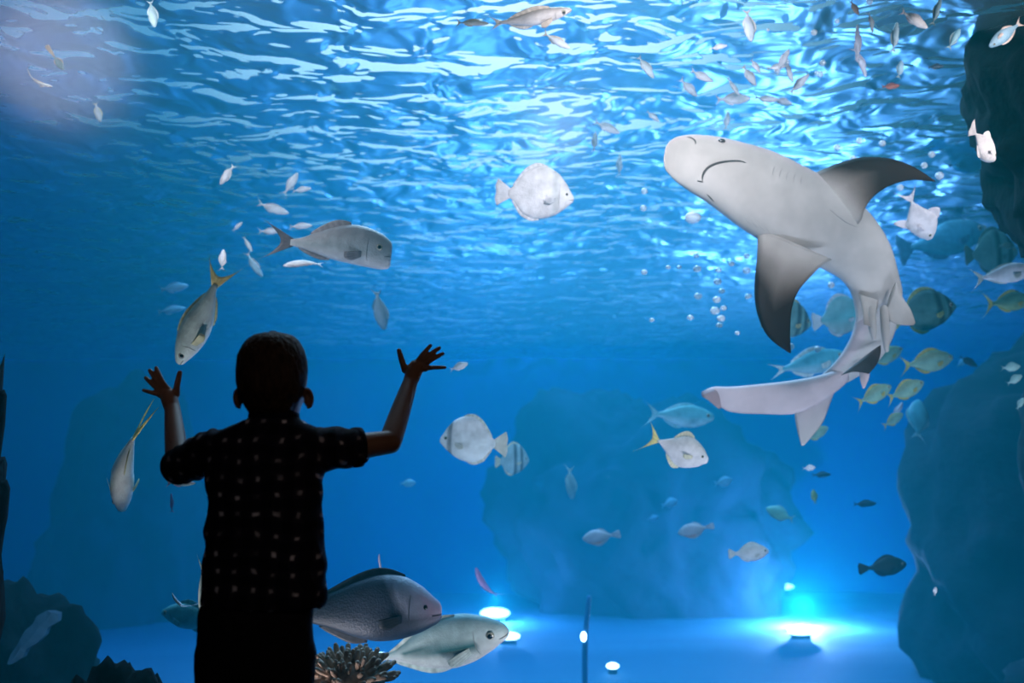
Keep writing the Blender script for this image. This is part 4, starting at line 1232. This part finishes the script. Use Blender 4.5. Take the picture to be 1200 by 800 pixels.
def arm(sh, el, wr, r):
    body.chain([(B(*sh) - CO, r[0]), (B(*sh).lerp(B(*el), .5) - CO, r[1]), (B(*el) - CO, r[2])], n=20)
    a, b_ = B(*el) - CO, B(*wr) - CO
    body.chain([(a, r[2]), (a.lerp(b_, .25), r[3]), (a.lerp(b_, .6), r[4]), (b_, r[5])], n=20)


HY = .345                       # depth of palms, against the acrylic
LE = (208, 541, .150); LW = (202, 479, .315)
RE = (457, 518, .130); RW = (481, 447, .315)
arm((262, 530, 0), LE, LW, (.038, .034, .030, .028, .025, .0205))
arm((366, 530, 0), RE, RW, (.038, .033, .029, .028, .025, .0200))


def hand(wrist, palm, knuckles, tips, side):
    """palm, four fingers and a thumb spread on the window; points in picture units at the palm's distance"""
    w = B(*wrist) - CO
    pc = B(palm[0], palm[1], HY) - CO
    kn = [(B(x, y, HY) - CO).lerp(pc, .34 if i else .12) for i, (x, y) in enumerate(knuckles)]; tp = [B(x, y, HY + .008) - CO for x, y in tips]
    tp = [k_ + (t_ - k_) * 1.06 for k_, t_ in zip(kn, tp)]
    flat = (V((0, 1, 0)), .55)
    # palm: heel and the four rays to the knuckles
    body.chain([(w, .0205), (w.lerp(pc, .5), .022), (pc, .022)], n=16)
    for k in range(1, 5):
        body.chain([(w.lerp(pc, .35), .013), (pc.lerp(kn[k], .45), .0125), (kn[k], .0100)], n=12, flat=None)
    body.chain([(w.lerp(pc, .30), .014), (pc.lerp(kn[0], .75), .0125), (kn[0], .0100)], n=12)      # ball of the thumb
    rad = [.0088, .0072, .0074, .0070, .0064]
    for k in range(5):
        a, b_ = kn[k], tp[k]
        bow = V((0, -.010 if k else -.006, 0))
        body.chain([(a, rad[k] * 1.1), (a.lerp(b_, .38) + bow, rad[k] * 1.0), (a.lerp(b_, .70) + bow * .6, rad[k] * .93), (b_, rad[k] * .80)], n=12)


hand(LW, (197.5, 464), [(208, 462), (196.0, 452), (190.5, 453), (185.5, 456), (184, 462)],
     [(210.5, 438), (183.8, 432.5), (176.5, 435), (172.0, 443.5), (169.5, 457.5)], -1)
hand(RW, (487, 431), [(473, 434), (490, 421), (496, 422), (501.5, 426), (503.5, 432)],
     [(468, 412), (503.5, 406), (513.5, 408.5), (517.5, 415), (520, 430.5)], 1)
# legs
for s, kx in ((-1, 268), (1, 333)):
    hp = B(kx, 728) - CO
    body.chain([(V((hp.x, 0, .60)), .066), (V((hp.x, .01, .36)), .048), (V((hp.x, 0, .2)), .042), (V((hp.x, -.005, .07)), .030)], n=18)
    body.chain([(V((hp.x, -.02, .05)), .030), (V((hp.x, .06, .04)), .030), (V((hp.x, .13, .03)), .022)], n=14)
skin = remeshed(body, 'body', m_skin, .0026, child, 3)
# eyes
for s in (-1, 1):
    mb = MB(); mb.ball((hx + s * .030, fy - .018, hz(446)), .012, col=(.8, .78, .75)); mb.ball((hx + s * .030, fy - .0085, hz(446)), .0055, scale=(1, .6, 1), col=(.05, .03, .02))
    mb.build('eye', m_eye, child)

# hair: a cap over crown, sides and nape
hr = rows([(389, 309, 328, .010, .008, .018), (392, 297, 341, .045, .040, .016), (400, 287, 350, .068, .064, .012), (415, 279.5, 357, .087, .084, .008), (432, 277.5, 359.5, .096, .088, .004),
           (449, 279, 358.5, .096, .060, -.004), (462, 282.5, 355.5, .086, .035, -.010), (474, 288, 350, .068, .020, -.014), (484, 294, 345, .052, .012, -.014), (488, 297, 342, .040, .010, -.01)], 32)
hb = MB(); hb.loft(hr)
rr = random.Random(3)
for i in range(46):              # tufts on the crown
    a = rr.uniform(0, 2 * PI); r = rr.uniform(0, 1)
    x = hx + math.cos(a) * .055 * r; y = .012 + math.sin(a) * .06 * r
    z = hz(389.5) - .038 * r * r - .004
    hb.chain([((x, y, z - .01), .007), ((x + rr.uniform(-.006, .006), y, z + .003), .005), ((x - .006 + rr.uniform(-.006, .006), y + .004, z + .010), .0015)], n=6, sub=2)
hair = remeshed(hb, 'hair', m_hair, .0030, child, 1, disp=lambda p, n: .0016 * noise.noise(V((p.x * 260, p.y * 260, p.z * 90))))

# shirt
sh = MB()
sh.loft(rows([(486, 294, 349, .054, .054, .0), (491, 289, 353, .058, .056, 0), (496, 275, 362, .062, .062, .0), (502, 261, 374, .070, .070, .0), (512, 250, 384, .078, .076, .0), (528, 245, 386, .086, .084, .0),
              (548, 243.5, 381, .090, .088, .0), (575, 243, 378, .090, .090, .0), (610, 242.5, 379.5, .090, .090, 0), (650, 239, 381.5, .093, .092, 0), (690, 235.5, 382.5, .096, .094, 0),
              (706, 235, 382, .096, .093, 0), (711, 239, 379, .090, .088, 0)], 36))
sh.chain([(B(272, 528) - CO, .054), (B(246, 530, .05) - CO, .054), (B(222, 541, .10) - CO, .050), (B(213, 545, .125) - CO, .045)], n=22)
sh.chain([(B(358, 528) - CO, .054), (B(386, 525, .035) - CO, .053), (B(408, 524, .075) - CO, .049), (B(415, 523.5, .09) - CO, .047)], n=22)
# side tail of the hem
sh.chain([(B(374, 690) - CO, .020), (B(375, 705) - CO, .014), (B(374, 712) - CO, .007)], n=12)
sh.chain([(B(243, 690) - CO, .018), (B(241, 702) - CO, .010)], n=12)


def folds(p, n):
    f = .0030 * noise.noise(V((p.x * 9, p.y * 9, p.z * 16)))
    f += .0022 * noise.noise(V((p.x * 26 + p.z * 14, p.y * 26, p.z * 20)))
    if abs(p.x) > .12: f += .0022 * math.sin(p.x * 150 + p.z * 60 + 3 * noise.noise(p * 12))
    return f


shirt = remeshed(sh, 'shirt', m_shirt, .0042, child, 2, disp=folds)


def band(c, axis, r, w, th, name, parent, m, n=28, sq=1):
    axis = axis.normalized(); u = axis.orthogonal().normalized(); v = axis.cross(u)
    rings = []
    for k in range(n):
        a = 2 * PI * k / n; d = u * math.cos(a) + v * math.sin(a) * sq
        rings.append([c + d * (r + th * q) + axis * (w * e) for q, e in ((0, -1), (.8, -.9), (1, 0), (.8, .9), (0, 1), (-.4, 0))])
    mb = MB(); mb.loft(rings + [rings[0]], cap=False)
    return mb.build(name, m, parent)


band(B(418, 524, .085) - CO, B(460, 521, .13) - B(405, 524, .07), .0455, .011, .004, 'sleeve_cuff', shirt, m_shirt)
band(B(210, 546, .13) - CO, B(209, 545, .15) - B(228, 537, .08), .042, .011, .004, 'sleeve_cuff', shirt, m_shirt)
cb = B(321, 489) - CO; cb.y = 0
band(cb, V((0, .12, 1)), .054, .011, .006, 'collar', shirt, m_shirt, n=40)

# trousers down to the ankles
tr_ = MB()
tr_.loft(rows([(700, 240, 366, .085, .082, 0), (715, 234, 367, .090, .086, 0), (735, 232.5, 366.5, .094, .086, 0), (765, 231, 368, .094, .086, 0), (790, 231, 370, .085, .080, 0)], 32))
for s, kx in ((-1, 268), (1, 333)):
    hp = B(kx, 728) - CO
    tr_.chain([(V((hp.x, 0, .50)), .076), (V((hp.x, .0, .36)), .066), (V((hp.x, 0, .2)), .058), (V((hp.x, -.005, .10)), .052)], n=22)
remeshed(tr_, 'trousers', m_trouser, .0055, child, 3, disp=lambda p, n: .003 * noise.noise(V((p.x * 20, p.y * 20, p.z * 26))))
for s, kx in ((-1, 268), (1, 333)):
    hp = B(kx, 728) - CO
    mb = MB(); mb.chain([(V((hp.x, -.035, .045)), .040), (V((hp.x, .05, .042)), .040), (V((hp.x, .14, .035)), .033)], n=18)
    mb.v = [V((v.x, v.y, max(v.z, .0))) for v in mb.v]
    mb.build('shoe', m_shoe, child)
